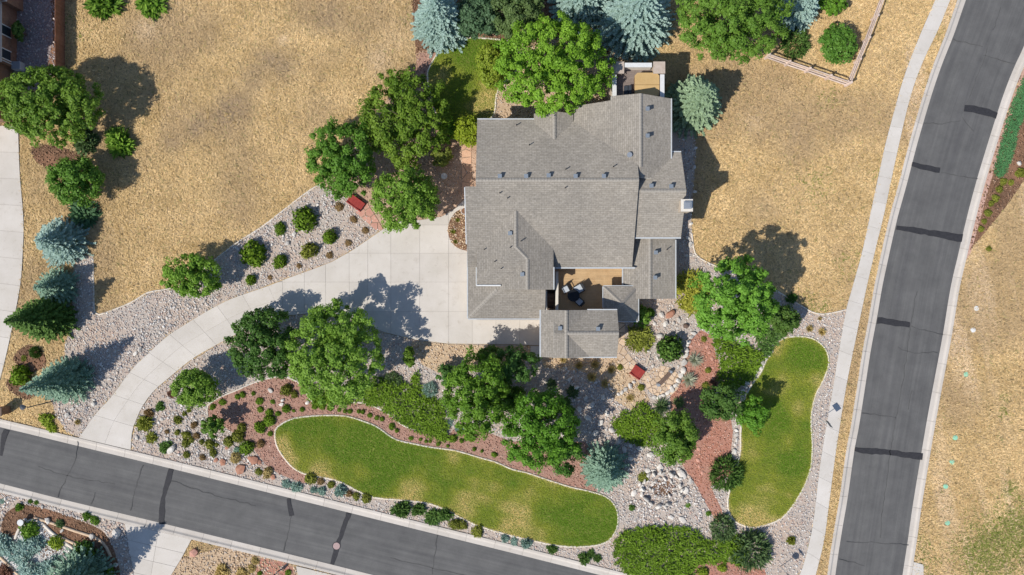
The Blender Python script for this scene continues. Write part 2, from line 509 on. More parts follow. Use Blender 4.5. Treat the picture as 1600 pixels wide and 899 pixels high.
for pts in ([(1563, 12), (1558, 30), (1551, 48)], [(1543, 75), (1530, 110), (1518, 140), (1509, 163)], [(1503, 184), (1513, 196), (1520, 206)], [(1443, 192), (1470, 194), (1500, 189)],
            [(1432, 455), (1426, 485), (1418, 535), (1411, 590), (1402, 640), (1396, 672), (1385, 745), (1374, 840)], [(1322, 846), (1345, 847), (1372, 848), (1419, 851)],
            [(1423, 509), (1445, 517), (1473, 523)], [(1402, 543), (1422, 551), (1464, 551)], [(1469, 270), (1495, 275), (1527, 281)], [(1488, 62), (1535, 74)], [(1535, 86), (1585, 100)],
            [(1310, 874), (1330, 878), (1350, 884)], [(1346, 645), (1400, 652)], [(1424, 610), (1419, 640)]):
    ribbon('crack', pts, 1.0, CZ, M_crack, road_e, 0.9)
for pts in ([(123, 688), (118, 720), (108, 740), (95, 765), (90, 777)], [(223, 727), (217, 745), (211, 770), (205, 798)], [(456, 806), (450, 835), (443, 862)],
            [(683, 836), (680, 860), (675, 897)], [(60, 730), (85, 737), (120, 747), (180, 756)], [(268, 751), (330, 772), (400, 790)], [(150, 770), (143, 788)], [(610, 872), (700, 893), (740, 903)]):
    ribbon('crack', pts, 1.2, CZ, M_crack, road_s, 0.9)
mh = MB(); c = G(526, 853); mh.tube((c[0], c[1], RZ), (c[0], c[1], CZ + 0.012), 0.36, 0.36, 20)
o = mh.build('manhole_cover', M_manhole); tag(o, 'round pinkish manhole cover on the tar strip of the south road', 'manhole cover')
ring = MB()
for i in range(20):
    t0, t1 = 2 * math.pi * i / 20, 2 * math.pi * (i + 1) / 20
    ring.prism([(c[0] + r * math.cos(t), c[1] + r * math.sin(t)) for r, t in ((.36, t0), (.44, t0), (.44, t1), (.36, t1))], RZ, CZ + 0.008)
ring.build('rim', M_tar, o)

# ---- kerb and gutter, cast in sections
PROF = [(0.0, 0.026), (0.40, 0.034), (0.47, 0.05), (0.62, 0.135), (0.80, 0.145), (0.86, 0.14)]
def kerb(name, edge, side, step=3.05):
    e = np.array(edge); L = arclen(e)[-1]; N = normals2(e) * side
    base = MB()
    n = int(L / 1.0); s = np.linspace(0, L, n)
    P = at_len(e, s); Nn = np.stack([np.interp(s, arclen(e), N[:, i]) for i in (0, 1)], 1)
    V = [(p[0], p[1], 0.006) for p in P] + [(p[0] + q[0] * .86, p[1] + q[1] * .86, 0.018) for p, q in zip(P, Nn)]
    root = link(name, fast_mesh(name, V, [(i, i + 1, n + i + 1, n + i) for i in range(n - 1)]), M_joint)
    root['kind'] = 'structure'
    k = 0; s0 = random.random()
    while s0 < L - 0.5:
        s1 = min(s0 + step, L)
        ss = np.linspace(s0 + 0.012, s1 - 0.012, 4)
        P = at_len(e, ss); Nn = np.stack([np.interp(ss, arclen(e), N[:, i]) for i in (0, 1)], 1)
        # skip what lies far outside the picture
        if np.all((np.abs(P[:, 0]) > 62) | (np.abs(P[:, 1]) > 36)): s0 = s1; continue
        mb = MB(); q = len(PROF); vs = []
        for i in range(4):
            for d, z in PROF: vs.append((P[i][0] + Nn[i][0] * d, P[i][1] + Nn[i][1] * d, z))
            vs.append((P[i][0] + Nn[i][0] * .86, P[i][1] + Nn[i][1] * .86, 0.0)); vs.append((P[i][0], P[i][1], 0.0))
        q += 2
        fs = [(i * q + j, i * q + (j + 1) % q, (i + 1) * q + (j + 1) % q, (i + 1) * q + j) for i in range(3) for j in range(q)]
        fs += [tuple(range(q)), tuple(range(3 * q, 4 * q))]
        mb.add(vs, fs); mb.build('kerb_section', M_kerb, root)
        s0 = s1
    return root
def side_of(edge, ref):
    e = np.array(edge); i = len(e) // 2; n = normals2(e)[i]
    return 1 if (np.array(ref) - e[i]) @ n > 0 else -1
kerb('east_road_west_kerb', EW, side_of(EW, G(1200, 450)))
kerb('east_road_east_kerb', EE, side_of(EE, G(1590, 450)))
kerb('south_road_north_kerb', SN, side_of(SN, G(400, 500)))
kerb('south_road_south_kerb', SS, side_of(SS, G(300, 1200)))

# ---- sidewalk slabs
W_W = [(1504, -100), (1461, 0), (1437, 55), (1412, 120), (1395, 180), (1383, 225), (1372, 275), (1360, 332), (1345, 400), (1331, 450), (1321, 487), (1310, 550), (1300, 612), (1289, 675), (1280, 732), (1270, 817), (1258, 872), (1246, 905), (1228, 935)]
W_E = [(1526, -100), (1484, 0), (1465, 47), (1442, 95), (1422, 150), (1404, 225), (1391, 285), (1380, 337), (1367, 390), (1353, 450), (1341, 507), (1331, 555), (1320, 612), (1310, 675), (1303, 722), (1293, 800), (1288, 838), (1281, 870), (1270, 910), (1252, 950)]
SWz = 0.115
def slab_run(root, A, B, n, z, mat, mid=False, gap=0.02, name='slab'):
    LA, LB = arclen(A)[-1], arclen(B)[-1]
    for i in range(n):
        f0, f1 = i / n, (i + 1) / n
        a = at_len(A, np.linspace(LA * f0 + gap / 2, LA * f1 - gap / 2, 4)); b = at_len(B, np.linspace(LB * f0 + gap / 2, LB * f1 - gap / 2, 4))
        for (u0, u1) in (((0, .5), (.5, 1)) if mid else ((0, 1),)):
            g = gap / 2 / np.linalg.norm(a[0] - b[0])
            p0 = a + (b - a) * (u0 + (g if u0 > 0 else 0)); p1 = a + (b - a) * (u1 - (g if u1 < 1 else 0))
            poly = [tuple(q) for q in p0] + [tuple(q) for q in p1[::-1]]
            MB().prism(poly, 0.0, z + random.uniform(-.003, .003)).build(name, mat, root)
WW = smooth(GP(W_W), False, 3); WE = smooth(GP(W_E), False, 3)
sw = sheet('sidewalk', [tuple(p) for p in WW] + [tuple(p) for p in WE[::-1]], SWz - 0.02, M_joint, None, 0.1)
slab_run(sw, WW, WE, 27, SWz, M_walk)

# ---- driveway
D_N = [(124, 684), (131, 675), (150, 647), (175, 620), (207, 577), (230, 555), (260, 527), (295, 504), (332, 482), (362, 467), (397, 455), (420, 447)]
D_S = [(205, 703), (207, 675), (212, 660), (222, 637), (240, 612), (265, 590), (302, 560), (337, 540), (365, 525), (395, 508), (425, 497), (440, 494)]
DN = smooth(GP(D_N), False, 3); DS = smooth(GP(D_S), False, 3)
DZ = 0.11
PAD = GP([(420, 447), (450, 435), (492, 420), (520, 409), (550, 392), (575, 375), (597, 360), (615, 347), (660, 344), (690, 339), (712, 326), (728, 312), (745, 312), (745, 400),
          (723, 392), (709, 382), (701, 366), (700, 350), (707, 336), (722, 326), (745, 326), (745, 500), (850, 500), (850, 540), (800, 538), (700, 537), (650, 531), (600, 519), (575, 508), (540, 497), (482, 490), (440, 494)])
# planting half-circle by the house is simply drawn above the pad
PAD = GP([(420, 447), (450, 435), (492, 420), (520, 409), (550, 392), (575, 375), (597, 360), (615, 347), (660, 344), (690, 339), (712, 326), (728, 310), (745, 308), (745, 500), (850, 500), (850, 540),
          (800, 538), (700, 537), (650, 531), (600, 519), (575, 508), (540, 497), (482, 490), (440, 494)])
drv = sheet('driveway', [tuple(p) for p in DN] + PAD[1:] + [tuple(p) for p in DS[::-1]], DZ - 0.02, M_joint, None, 0.08)
slab_run(drv, DN, DS, 9, DZ, M_conc, True, 0.02)
def clip_half(poly, axis, val, keep_gt):
    out = []
    for i in range(len(poly)):
        a = poly[i - 1]; b = poly[i]
        ia = (a[axis] > val) == keep_gt; ib = (b[axis] > val) == keep_gt
        if ia != ib:
            t = (val - a[axis]) / (b[axis] - a[axis]); out.append((a[0] + t * (b[0] - a[0]), a[1] + t * (b[1] - a[1])))
        if ib: out.append(b)
    return out
gx = [430, 442, 476, 509, 546, 575, 611, 656, 701, 738, 775, 812, 851]; gy = [300, 352, 396, 441, 487, 541]
gx[0] = 415
for i in range(len(gx) - 1):
    for j in range(len(gy) - 1):
        x0 = G(gx[i], 0)[0] + .011; x1 = G(gx[i + 1], 0)[0] - .011
        y1 = G(0, gy[j])[1] - .011; y0 = G(0, gy[j + 1])[1] + .011
        p = PAD
        for ax, v, k in ((0, x0, True), (0, x1, False), (1, y0, True), (1, y1, False)):
            p = clip_half(p, ax, v, k)
            if len(p) < 3: break
        if len(p) < 3: continue
        a = 0.5 * abs(sum(p[q - 1][0] * p[q][1] - p[q][0] * p[q - 1][1] for q in range(len(p))))
        if a < 0.15: continue
        MB().prism(p, 0.0, DZ + random.uniform(-.003, .003)).build('slab', M_conc, drv)

# walk on the south end of the garage and entry walk by the porch
def slabs_from(rootname, polys, z, mat, joint=True):
    root = empty(rootname); root['kind'] = 'structure'
    for p in polys: MB().prism(GP(p), 0, z).build('slab', mat, root)
    return root
slabs_from('garage_side_walk', [[(829, 541), (843, 541), (843, 560), (829, 560)]], .11, M_conc)

# ---- neighbour's driveway (west) and the two across the south road
ND_E = [(29, 197), (30, 225), (32, 275), (36, 320), (38, 357), (36, 405), (32, 450), (19, 517), (7, 570), (-5, 615), (-14, 650)]
ND_W = [(-70, 197), (-70, 225), (-70, 275), (-70, 320), (-70, 357), (-72, 405), (-75, 450), (-80, 517), (-90, 560), (-100, 600), (-105, 628)]
A = smooth(GP(ND_E), False, 3); B = smooth(GP(ND_W), False, 3)
nd = sheet('west_driveway', [tuple(p) for p in A] + [tuple(p) for p in B[::-1]], DZ - .02, M_joint, None, .08)
slab_run(nd, A, B, 11, DZ, M_conc, True, .03)
A = GP([(196, 817.5), (203, 860), (212, 905), (222, 945)]); B = GP([(300, 842.5), (284, 872), (262, 908), (240, 950)])
nd2 = sheet('south_driveway', A + B[::-1], DZ - .02, M_joint, None, .08)
slab_run(nd2, A, B, 5, DZ, M_conc, True, .03)
A = GP([(463, 884), (466, 899), (470, 925)]); B = GP([(600, 917), (600, 925), (600, 935)])
nd3 = sheet('far_south_driveway', A + B[::-1], DZ - .02, M_joint, None, .08)
slab_run(nd3, A, B, 2, DZ, M_conc, True, .03)
slabs_from('east_walk_stub', [[(1427, 878), (1442, 882), (1442, 930), (1419, 930)]], .12, M_walk)

# ---- planting beds: gravel over the whole front garden, other beds laid on top
def outer(edge, d=0.87, ref=None):
    e = np.array(edge); n = normals2(e) * side_of(edge, ref); return [tuple(p) for p in e + n * d]
SNo = outer(SN, .87, G(400, 500))
sn_mid = [p for p in SNo if G(206, 0)[0] < p[0] < G(1180, 0)[0]]
garden = GP([(206, 691)]) + sn_mid + GP([(1215, 958), (1246, 905), (1258, 872), (1270, 817), (1280, 732), (1289, 675), (1300, 612), (1310, 550), (1322, 484), (1300, 489), (1282, 491), (1267, 487), (1250, 477), (1230, 465), (1205, 450), (1160, 428), (1130, 420), (1105, 410), (1086, 396), (1081, 365), (1080, 340), (1087, 240), (1083, 180), (1060, 150),
          (850, 180), (800, 480), (846, 530), (846, 541), (800, 539), (700, 538), (650, 532), (600, 520), (575, 509), (540, 498), (482, 491), (440, 495), (395, 509), (365, 526), (337, 541), (302, 561), (265, 591), (240, 613), (222, 638), (212, 661)])
sheet('gravel_bed', garden, 0.05, M_bed)
bedA = GP([(124, 683), (131, 674), (150, 646), (175, 619), (207, 576), (230, 554), (260, 526), (295, 503), (332, 481), (362, 466), (397, 454), (450, 434), (492, 419), (520, 408), (550, 391), (575, 374), (597, 359), (560, 325), (545, 312), (500, 289), (485, 297), (452, 322), (420, 347), (400, 361), (370, 380), (335, 407), (300, 436), (265, 451), (232, 457), (207, 472), (175, 485), (150, 491), (147, 460), (146, 400), (120, 400), (112, 440), (115, 500), (102, 537), (100, 562), (92, 600), (80, 625), (88, 650), (105, 676)])
sheet('drive_gravel_bed', bedA, 0.05, M_bed)
entryW = GP([(655, 80), (690, 78), (672, 105), (669, 127), (690, 192), (745, 188), (746, 310), (728, 312), (712, 327), (690, 340), (660, 345), (615, 348), (597, 360), (560, 325), (545, 312), (500, 289), (540, 240), (600, 160), (648, 120)])
sheet('entry_mulch_bed', entryW, 0.052, M_entrybed)
redC = GP([(325, 650), (324, 635), (345, 620), (370, 610), (400, 597), (440, 588), (470, 600), (487, 627), (510, 629), (562, 629), (587, 636), (612, 650), (630, 665), (655, 673), (700, 680), (720, 660), (800, 690), (870, 690), (915, 690), (940, 740), (930, 775), (800, 740), (600, 690), (500, 680), (470, 720), (485, 745), (478, 756), (455, 748), (437, 741), (415, 725), (395, 700), (365, 676)])
sheet('red_mulch_bed', redC, 0.058, M_redbedC)
redD = GP([(1095, 516), (1112, 525), (1117, 550), (1125, 572), (1122, 600), (1110, 620), (1122, 645), (1142, 655), (1145, 675), (1142, 702), (1145, 740), (1110, 760), (1120, 780), (1129, 800), (1122, 818), (1110, 800), (1087, 757), (1075, 740), (1065, 725), (1062, 700), (1048, 640), (1047, 620), (1060, 605), (1070, 582), (1070, 550), (1077, 532)])
sheet('red_mulch_patch', redD, 0.058, M_redbed)
redG = GP([(650, 84), (686, 79), (671, 105), (668, 130), (650, 130)])
sheet('back_red_mulch', redG, 0.06, M_redbedC)
tanE = GP([(845, 555), (968, 555), (985, 578), (1000, 600), (1015, 625), (1010, 645), (985, 640), (960, 625), (945, 600), (925, 585), (890, 578), (850, 575)])
sheet('tan_gravel_bed', tanE, 0.058, M_tanbed)
tanS = GP([(645, 533), (700, 538), (760, 540), (830, 541), (840, 560), (760, 575), (700, 590), (660, 570), (640, 545)])
sheet('tan_gravel_strip', tanS, 0.058, M_tanbed)
redF = GP([(1075, 899), (1080, 880), (1100, 872), (1150, 880), (1195, 890), (1200, 920), (1075, 935)])
sheet('pink_mulch_corner', redF, 0.058, M_redbed)
lawnN = smooth(GP([(720, 60), (762, 61), (800, 68), (815, 100), (778, 140), (772, 180), (745, 192), (690, 192), (669, 127), (672, 105), (687, 80), (705, 64)]), True, 3)
tanN = GP([(772, 140), (790, 60), (1000, 60), (1000, 160), (960, 180), (745, 195), (770, 185)])
sheet('back_patio_gravel', tanN, 0.046, M_tanbed)
backm = GP([(640, -40), (1040, -40), (1035, 60), (960, 95), (800, 67), (762, 59), (720, 58), (704, 63), (686, 79), (650, 85)])
sheet('back_mulch_bed', backm, 0.04, M_brownbed)
mulchW = smooth(GP([(50, 228), (75, 225), (110, 235), (130, 247), (100, 258), (75, 262), (55, 252)]), True, 3)
sheet('west_mulch_patch', mulchW, 0.04, M_brownbed)
mulchW2 = smooth(GP([(45, 538), (62, 545), (72, 560), (70, 575), (50, 585), (55, 618), (40, 625), (15, 610), (10, 595), (25, 575), (22, 555)]), True, 3)
sheet('topiary_mulch_ring', mulchW2, 0.04, M_brownbed)
halfbed = smooth(GP([(728, 326), (713, 331), (703, 345), (700, 360), (704, 376), (714, 387), (728, 392), (735, 392), (735, 326)]), True, 3)
sheet('house_wall_bed', halfbed, 0.135, M_brownbed, None, 0.12)
# neighbour's side yard and the garden across the south road
yardNW = GP([(20, -40), (92, -40), (92, 112), (60, 140), (20, 140)])
sheet('side_yard_gravel', yardNW, 0.04, mottled('side_yard_gravel', (0.24, 0.20, 0.19), (0.38, 0.33, 0.32), 6, None, 0.3, .95, .8, .03))
sheet('side_yard_mulch', GP([(76, -40), (102, -40), (102, 112), (72, 112), (84, 60)]), 0.046, M_brownbed)
SSo = outer(SS, .87, G(300, 1200))
ss_w = [p for p in SSo if G(-60, 0)[0] < p[0] < G(199, 0)[0]]
ss_e = [p for p in SSo if G(300, 0)[0] < p[0] < G(463, 0)[0]]
southW = ss_w + GP([(198, 824), (204, 860), (213, 905), (222, 945), (-60, 945)])
sheet('south_garden_gravel', southW, 0.045, M_bed)
southE = ss_e + GP([(462, 884), (466, 899), (470, 925), (240, 950), (262, 908), (284, 872)])
sheet('south_verge_gravel', southE, 0.045, M_tanbed)
sheet('south_verge_mulch', GP([(408, 872), (455, 880), (466, 905), (466, 925), (395, 925), (400, 890)]), 0.052, M_redbed)
southMulch = smooth(GP([(4, 815), (12, 800), (35, 788), (60, 792), (95, 802), (130, 815), (158, 828), (172, 845), (182, 870), (188, 899), (180, 930), (110, 940), (70, 900), (60, 850), (25, 835), (15, 845), (3, 835)]), True, 3)
sheet('south_garden_mulch', southMulch, 0.055, M_brownbed)
southWhite = smooth(GP([(35, 822), (60, 812), (85, 835), (115, 855), (130, 870), (125, 885), (100, 880), (90, 905), (20, 905), (-5, 870), (20, 850)]), True, 3)
sheet('white_stone_bed', southWhite, 0.06, mottled('white_stone_base', (0.50, 0.48, 0.46), (0.66, 0.64, 0.62), 6, None))
bedEast = GP([(1620, 120), (1594, 118), (1575, 170), (1556, 230), (1538, 295), (1523, 350), (1512, 395), (1520, 385), (1540, 362), (1570, 325), (1602, 280), (1640, 230)])
sheet('east_mulch_bed', bedEast, 0.05, M_brownbed)
pinkEast = GP([(1612, 80), (1598, 110), (1578, 160), (1556, 228), (1538, 290), (1523, 345), (1512, 390), (1507, 410), (1516, 396), (1529, 350), (1545, 292), (1564, 230), (1585, 165), (1606, 115)])
sheet('pink_gravel_strip', pinkEast, 0.056, mottled('pink_gravel', (0.50, 0.29, 0.22), (0.62, 0.42, 0.34), 8, None))

# ---- lawns
lawn1 = smooth(GP([(430, 680), (431, 671), (438, 664), (455, 655), (477, 651), (510, 649), (540, 650), (565, 657), (590, 667), (617, 686), (650, 694), (675, 699), (712, 704), (750, 715), (775, 722), (800, 733), (825, 739), (857, 750), (892, 761), (915, 766), (945, 775), (961, 790), (966, 810), (962, 830), (950, 845), (930, 852), (900, 854), (870, 852), (835, 845), (800, 837), (782, 832), (750, 822), (725, 811), (702, 799), (682, 790), (662, 785), (625, 781), (585, 777), (560, 767), (525, 750), (482, 742), (460, 732), (445, 716), (433, 697)]), True, 3)
lawn2 = smooth(GP([(1212, 537), (1225, 528), (1240, 526), (1255, 526), (1272, 530), (1287, 542), (1294, 557), (1294, 572), (1287, 592), (1275, 615), (1269, 637), (1267, 660), (1269, 700), (1266, 732), (1255, 762), (1237, 792), (1220, 810), (1200, 819), (1175, 824), (1152, 817), (1140, 803), (1137, 780), (1145, 750), (1156, 710), (1157, 680), (1159, 650), (1162, 625), (1175, 600), (1187, 585), (1195, 568), (1203, 550)]), True, 3)
LZ = 0.075
for nm, pl in (('south_lawn', lawn1), ('east_lawn', lawn2), ('back_lawn', lawnN)):
    sheet(nm, pl, LZ, M_turf)
def edging(name, poly, wd=0.16, z=0.11, closed=True, mat=None):
    p = np.array(poly, float)
    if closed: p = np.vstack([p, p[:1]])
    L = arclen(p)[-1]; n = int(L / .5); P = at_len(p, np.linspace(0, L, n)); N = normals2(P)
    if closed: N[0] = N[-1] = (N[1] + N[-2]) / 2
    V = []; 
    for i in range(n):
        a = P[i] - N[i] * wd / 2; b = P[i] + N[i] * wd / 2
        V += [(a[0], a[1], 0.0), (a[0], a[1], z), (b[0], b[1], z), (b[0], b[1], 0.0)]
    F = [(4 * i + j, 4 * i + (j + 1) % 4, 4 * i + 4 + (j + 1) % 4, 4 * i + 4 + j) for i in range(n - 1) for j in range(3)]
    o = link(name, fast_mesh(name, V, F), mat or M_edge); o['kind'] = 'structure'
    return o
edging('south_lawn_edging', lawn1); edging('east_lawn_edging', lawn2); edging('back_lawn_edging', lawnN)
edging('gravel_bed_edging', smooth(GP([(500, 289), (485, 297), (452, 322), (420, 347), (400, 361), (370, 380), (335, 407), (300, 436), (265, 451), (232, 457), (207, 472), (175, 485), (150, 491), (147, 460), (146, 405)]), False, 3), .13, .09, False)
edging('mulch_bed_edging', smooth(GP([(325, 650), (325, 634), (345, 620), (370, 610), (400, 597), (440, 588), (470, 600), (487, 627), (510, 629), (562, 629), (587, 636), (612, 650), (630, 665), (655, 673)]), False, 3), .15, .09, False)
edging('side_gravel_edging', smooth(GP([(1322, 484), (1300, 489), (1282, 491), (1267, 487), (1250, 477), (1230, 465), (1205, 450), (1160, 428), (1130, 420), (1105, 410), (1086, 396), (1081, 365)]), False, 3), .12, .09, False)
for nm, pts in (('brown_brick_edging', [(55, 809), (85, 818), (120, 830), (150, 840), (165, 852), (174, 870)]), ('inner_brick_edging', [(93, 838), (115, 848), (135, 858), (146, 870), (148, 882), (140, 895)]), ('path_brick_edging', [(-3, 866), (12, 880), (30, 898), (50, 915)]), ('white_ring_edging', [(25, 842), (30, 828), (38, 818), (52, 812), (64, 815), (80, 830), (95, 842), (115, 856)])):
    edging(nm, smooth(GP(pts), False, 4), .26, .16, False, M_flag if 'white' not in nm else M_edge)

# ================================================================== GROUND COVER MADE OF SINGLE STONES, CHIPS AND BLADES
def blades(P, L, W, z, colors, tilt=(0.05, 0.5)):
    n = len(P); a = RNG.random(n) * 2 * np.pi
    d = np.stack([np.cos(a), np.sin(a)], 1); s = np.stack([-d[:, 1], d[:, 0]], 1)
    L = L * (0.6 + 0.8 * RNG.random(n)); W = W * (0.6 + 0.8 * RNG.random(n))
    t = tilt[0] + (tilt[1] - tilt[0]) * RNG.random(n)
    zz = z + RNG.random(n) * 0.04
    a0 = np.column_stack([P + s * W[:, None] / 2, zz]); a1 = np.column_stack([P - s * W[:, None] / 2, zz])
    b = np.column_stack([P + d * (L * np.cos(t))[:, None], zz + L * np.sin(t) + 0.01])
    # a bent middle keeps the strokes curly
    m = np.column_stack([P + d * (L * .55)[:, None] + s * (W * (RNG.random(n) * 3 - 1.0))[:, None], zz + L * np.sin(t) * .75 + .02])
    V = np.stack([a0, a1, b + (m - b) * .12], 1).reshape(-1, 3)
    F = np.arange(3 * n).reshape(-1, 3)
    return V, F, colors

def lerp(a, b, t):
    return np.asarray(a)[None] * (1 - t[:, None]) + np.asarray(b)[None] * t[:, None]

EXCL = [garden, bedA, entryW, backm, yardNW, southW, southE, bedEast, pinkEast, lawnN, tanN, mulchW, mulchW2]
EXCL += [[tuple(p) for p in DN] + PAD[1:] + [tuple(p) for p in DS[::-1]], [tuple(p) for p in WW] + [tuple(p) for p in WE[::-1]]]
EXCL += [outer(EW, .87, G(1200, 450)) + outer(EE, .87, G(1590, 450))[::-1], outer(SN, .87, G(400, 500)) + outer(SS, .87, G(300, 1200))[::-1]]
EXCL += [GP([(29, 197), (30, 225), (32, 275), (36, 320), (38, 357), (36, 405), (32, 450), (19, 517), (7, 570), (-5, 615), (-110, 650), (-110, 197)]), GP([(740, 180), (1068, 180), (1068, 540), (740, 540)]), GP([(958, 110), (1035, 110), (1035, 200), (958, 200)]), GP([(194, 814), (302, 840), (240, 950), (210, 940)]), GP([(463, 884), (600, 917), (600, 940), (466, 940)])]
q = RNG.random((int(112 * 66 * 100), 2)) * (112, 66) - (56, 33)
qo = RNG.random((int(134 * 86 * 42), 2)) * (134, 86) - (67, 43)
q = np.vstack([q, qo[(np.abs(qo[:, 0]) > 56) | (np.abs(qo[:, 1]) > 33)]])
ok = np.ones(len(q), bool)
for e in EXCL: ok &= ~inside(q[:, 0], q[:, 1], e)
q = q[ok]
x, y = q[:, 0], q[:, 1]
n1 = fbm(x, y, 9.0, 3); n2 = fbm(x, y, 2.2, 9); n3 = RNG.random(len(q))
dense = fbm(x, y, 1.3, 31)
keep = RNG.random(len(q)) < 0.66 + 0.45 * dense
q = q[keep]; x, y, n1, n2, n3 = x[keep], y[keep], n1[keep], n2[keep], n3[keep]
c = lerp((0.58, 0.415, 0.20), (0.97, 0.74, 0.43), np.clip(n3 * .75 + (n2 - .5) * .85 + .10 + .35 * (fbm(x, y, 16.0, 77) - .5), 0, 1))
t = np.clip((n1 - .49) * 6, 0, 1) * .7
c = c * (1 - t[:, None]) + np.array((0.52, 0.38, 0.235))[None] * t[:, None]
# pale bare spots, green weeds
def blob(px, py, r, x=None, y=None):
    g = G(px, py); return np.exp(-((X_ - g[0]) ** 2 + (Y_ - g[1]) ** 2) / (r / PPM) ** 2)
X_, Y_ = x, y
pale = blob(443, 62, 8) + .7 * blob(590, 95, 22) + .7 * blob(230, 45, 20) + .5 * blob(620, 60, 25) + .4 * blob(1180, 190, 18)
pale = np.clip(pale, 0, 1)
c = c * (1 - pale[:, None] * .7) + np.array((0.95, 0.76, 0.55))[None] * pale[:, None] * .7
bare = np.clip(.8 * blob(370, 165, 24) + .8 * blob(348, 184, 18) + .8 * blob(442, 104, 20) + .7 * blob(398, 122, 20) + .7 * blob(308, 202, 18) + .6 * blob(412, 92, 18) + .6 * blob(270, 225, 16) + .5 * blob(520, 30, 24) + .4 * blob(500, 180, 30) + .4 * blob(1250, 200, 30) + .4 * blob(1190, 330, 28), 0, 1) * (.55 + .9 * n2)
bare = np.clip(bare, 0, .9)
c = c * (1 - bare[:, None]) + np.array((0.44, 0.33, 0.235))[None] * bare[:, None]
rows_ = np.clip((vnoise(x * 1.0 + y * .22, y * .12, .9, 51) - .55) * 3, 0, 1) * (x > G(1415, 0)[0]) * .5
c = c * (1 - rows_[:, None]) + np.array((0.95, 0.76, 0.58))[None] * rows_[:, None]
weed = 1.0 * blob(1570, 850, 45) + .9 * blob(1530, 870, 35) + .9 * blob(1598, 815, 30) + .9 * blob(1567, 645, 8) + .6 * blob(1568, 622, 7) + .5 * blob(1440, 850, 12) + .5 * blob(1446, 880, 16) + .55 * blob(1286, 482, 10) + .4 * blob(1265, 470, 14) + .4 * blob(1368, 270, 8) + .4 * blob(1130, 60, 14) + .35 * blob(130, 55, 10) + .3 * blob(112, 30, 10) + .3 * blob(1295, 155, 14) + .35 * blob(1330, 415, 20) + .25 * blob(1275, 290, 25) + .25 * blob(640, 30, 10) + .4 * blob(1575, 760, 10) + .5 * blob(1580, 770, 14)
wk = RNG.random(len(q)) < np.clip(weed, 0, 1) * .85
c[wk] = lerp((0.20, 0.25, 0.05), (0.36, 0.37, 0.11), RNG.random(wk.sum()))
odd = RNG.random(len(q)) < .02
c[odd] = (0.42, 0.38, 0.16)
dk = RNG.random(len(q)) < .09
c[dk] *= 0.5
V, F, C_ = blades(q, 0.34, 0.095, 0.01, c * np.array((.93, .91, .86)), (0.02, 0.40))
o = link('dry_grass', fast_mesh('dry_grass', V, F, C_), M_straw)
tag(o, 'straw coloured dry grass covering the open ground around the house', 'grass', kind='stuff')
# taller clumps
tq = q[(RNG.random(len(q)) < .009)]
tv = []; tf = []; tc = []; base = 0
rep = np.repeat(tq, 9, axis=0) + RNG.normal(0, .10, (len(tq) * 9, 2))
cc = lerp((0.52, 0.37, 0.16), (0.95, 0.74, 0.42), RNG.random(len(rep)))
gi = np.repeat(RNG.random(len(tq)) < .05, 9); cc[gi] = (0.22, 0.24, 0.08)
V, F, C_ = blades(rep, 0.34, 0.04, 0.01, cc, (0.5, 1.25))
o = link('dry_grass_clumps', fast_mesh('dry_grass_clumps', V, F, C_), M_straw)
tag(o, 'taller tufts of bleached grass scattered through the dry field', 'grass', kind='stuff')

# lawn blades, worn to yellow where the photo shows it
def lawn_grass(name, poly, label, dryf, dens=260):
    p = rand_in(poly, dens); x, y = p[:, 0], p[:, 1]
    global X_, Y_
    X_, Y_ = x, y
    d = 1.15 * dryf(x, y) - .01 + 1.05 * (fbm(x, y, 2.9, 5, 4) - .5) + .3 * (fbm(x, y, .8, 8) - .5) + .22 * (vnoise(x * .25 + y * .97, x * .12, .55, 61) - .5)
    d = np.clip(d, 0, 1)
    g = lerp((0.125, 0.235, 0.014), (0.180, 0.305, 0.024), RNG.random(len(p)))
    s = lerp((0.62, 0.49, 0.16), (0.85, 0.66, 0.30), RNG.random(len(p)))
    m = lerp((0.30, 0.345, 0.035), (0.39, 0.41, 0.06), RNG.random(len(p)))
    t1 = np.clip(d * 2, 0, 1)[:, None]; t2 = np.clip(d * 2 - 1, 0, 1)[:, None]
    c = (g * (1 - t1) + m * t1) * (1 - t2) + s * t2
    V, F, C_ = blades(p, .12, .066, LZ, c, (.1, .7))
    o = link(name, fast_mesh(name, V, F, C_), M_grass)
    tag(o, label, 'grass', kind='stuff')
def dry1(x, y):
    e = edge_dist(x, y, lawn1)
    return .10 + .9 * blob(443, 690, 16) + .9 * blob(448, 715, 14) + .5 * blob(560, 735, 22) + .6 * blob(505, 742, 26) + .45 * blob(650, 755, 25) + .55 * blob(630, 778, 30) + .6 * blob(725, 785, 24) + .5 * blob(710, 715, 12) + .35 * blob(770, 770, 30) + .6 * blob(815, 800, 36) + .6 * blob(850, 838, 26) + .45 * blob(790, 825, 22) + .3 * blob(830, 765, 22) + .35 * np.exp(-(e / .25) ** 2) - .35 * blob(880, 835, 40) - .3 * blob(940, 820, 30) - .25 * blob(600, 700, 60) - .2 * blob(770, 800, 14)
def dry2(x, y):
    e = edge_dist(x, y, lawn2)
    return .22 + .7 * blob(1208, 545, 18) + .5 * blob(1215, 600, 26) + .6 * blob(1170, 700, 26) + .45 * blob(1190, 760, 30) + .7 * blob(1165, 812, 26) + .5 * blob(1200, 808, 25) + .6 * blob(1240, 640, 18) + .5 * blob(1272, 590, 12) + .4 * blob(1230, 690, 16) - .55 * blob(1262, 562, 30) - .45 * blob(1240, 720, 26) - .4 * blob(1215, 650, 22) + .35 * np.exp(-(e / .25) ** 2)
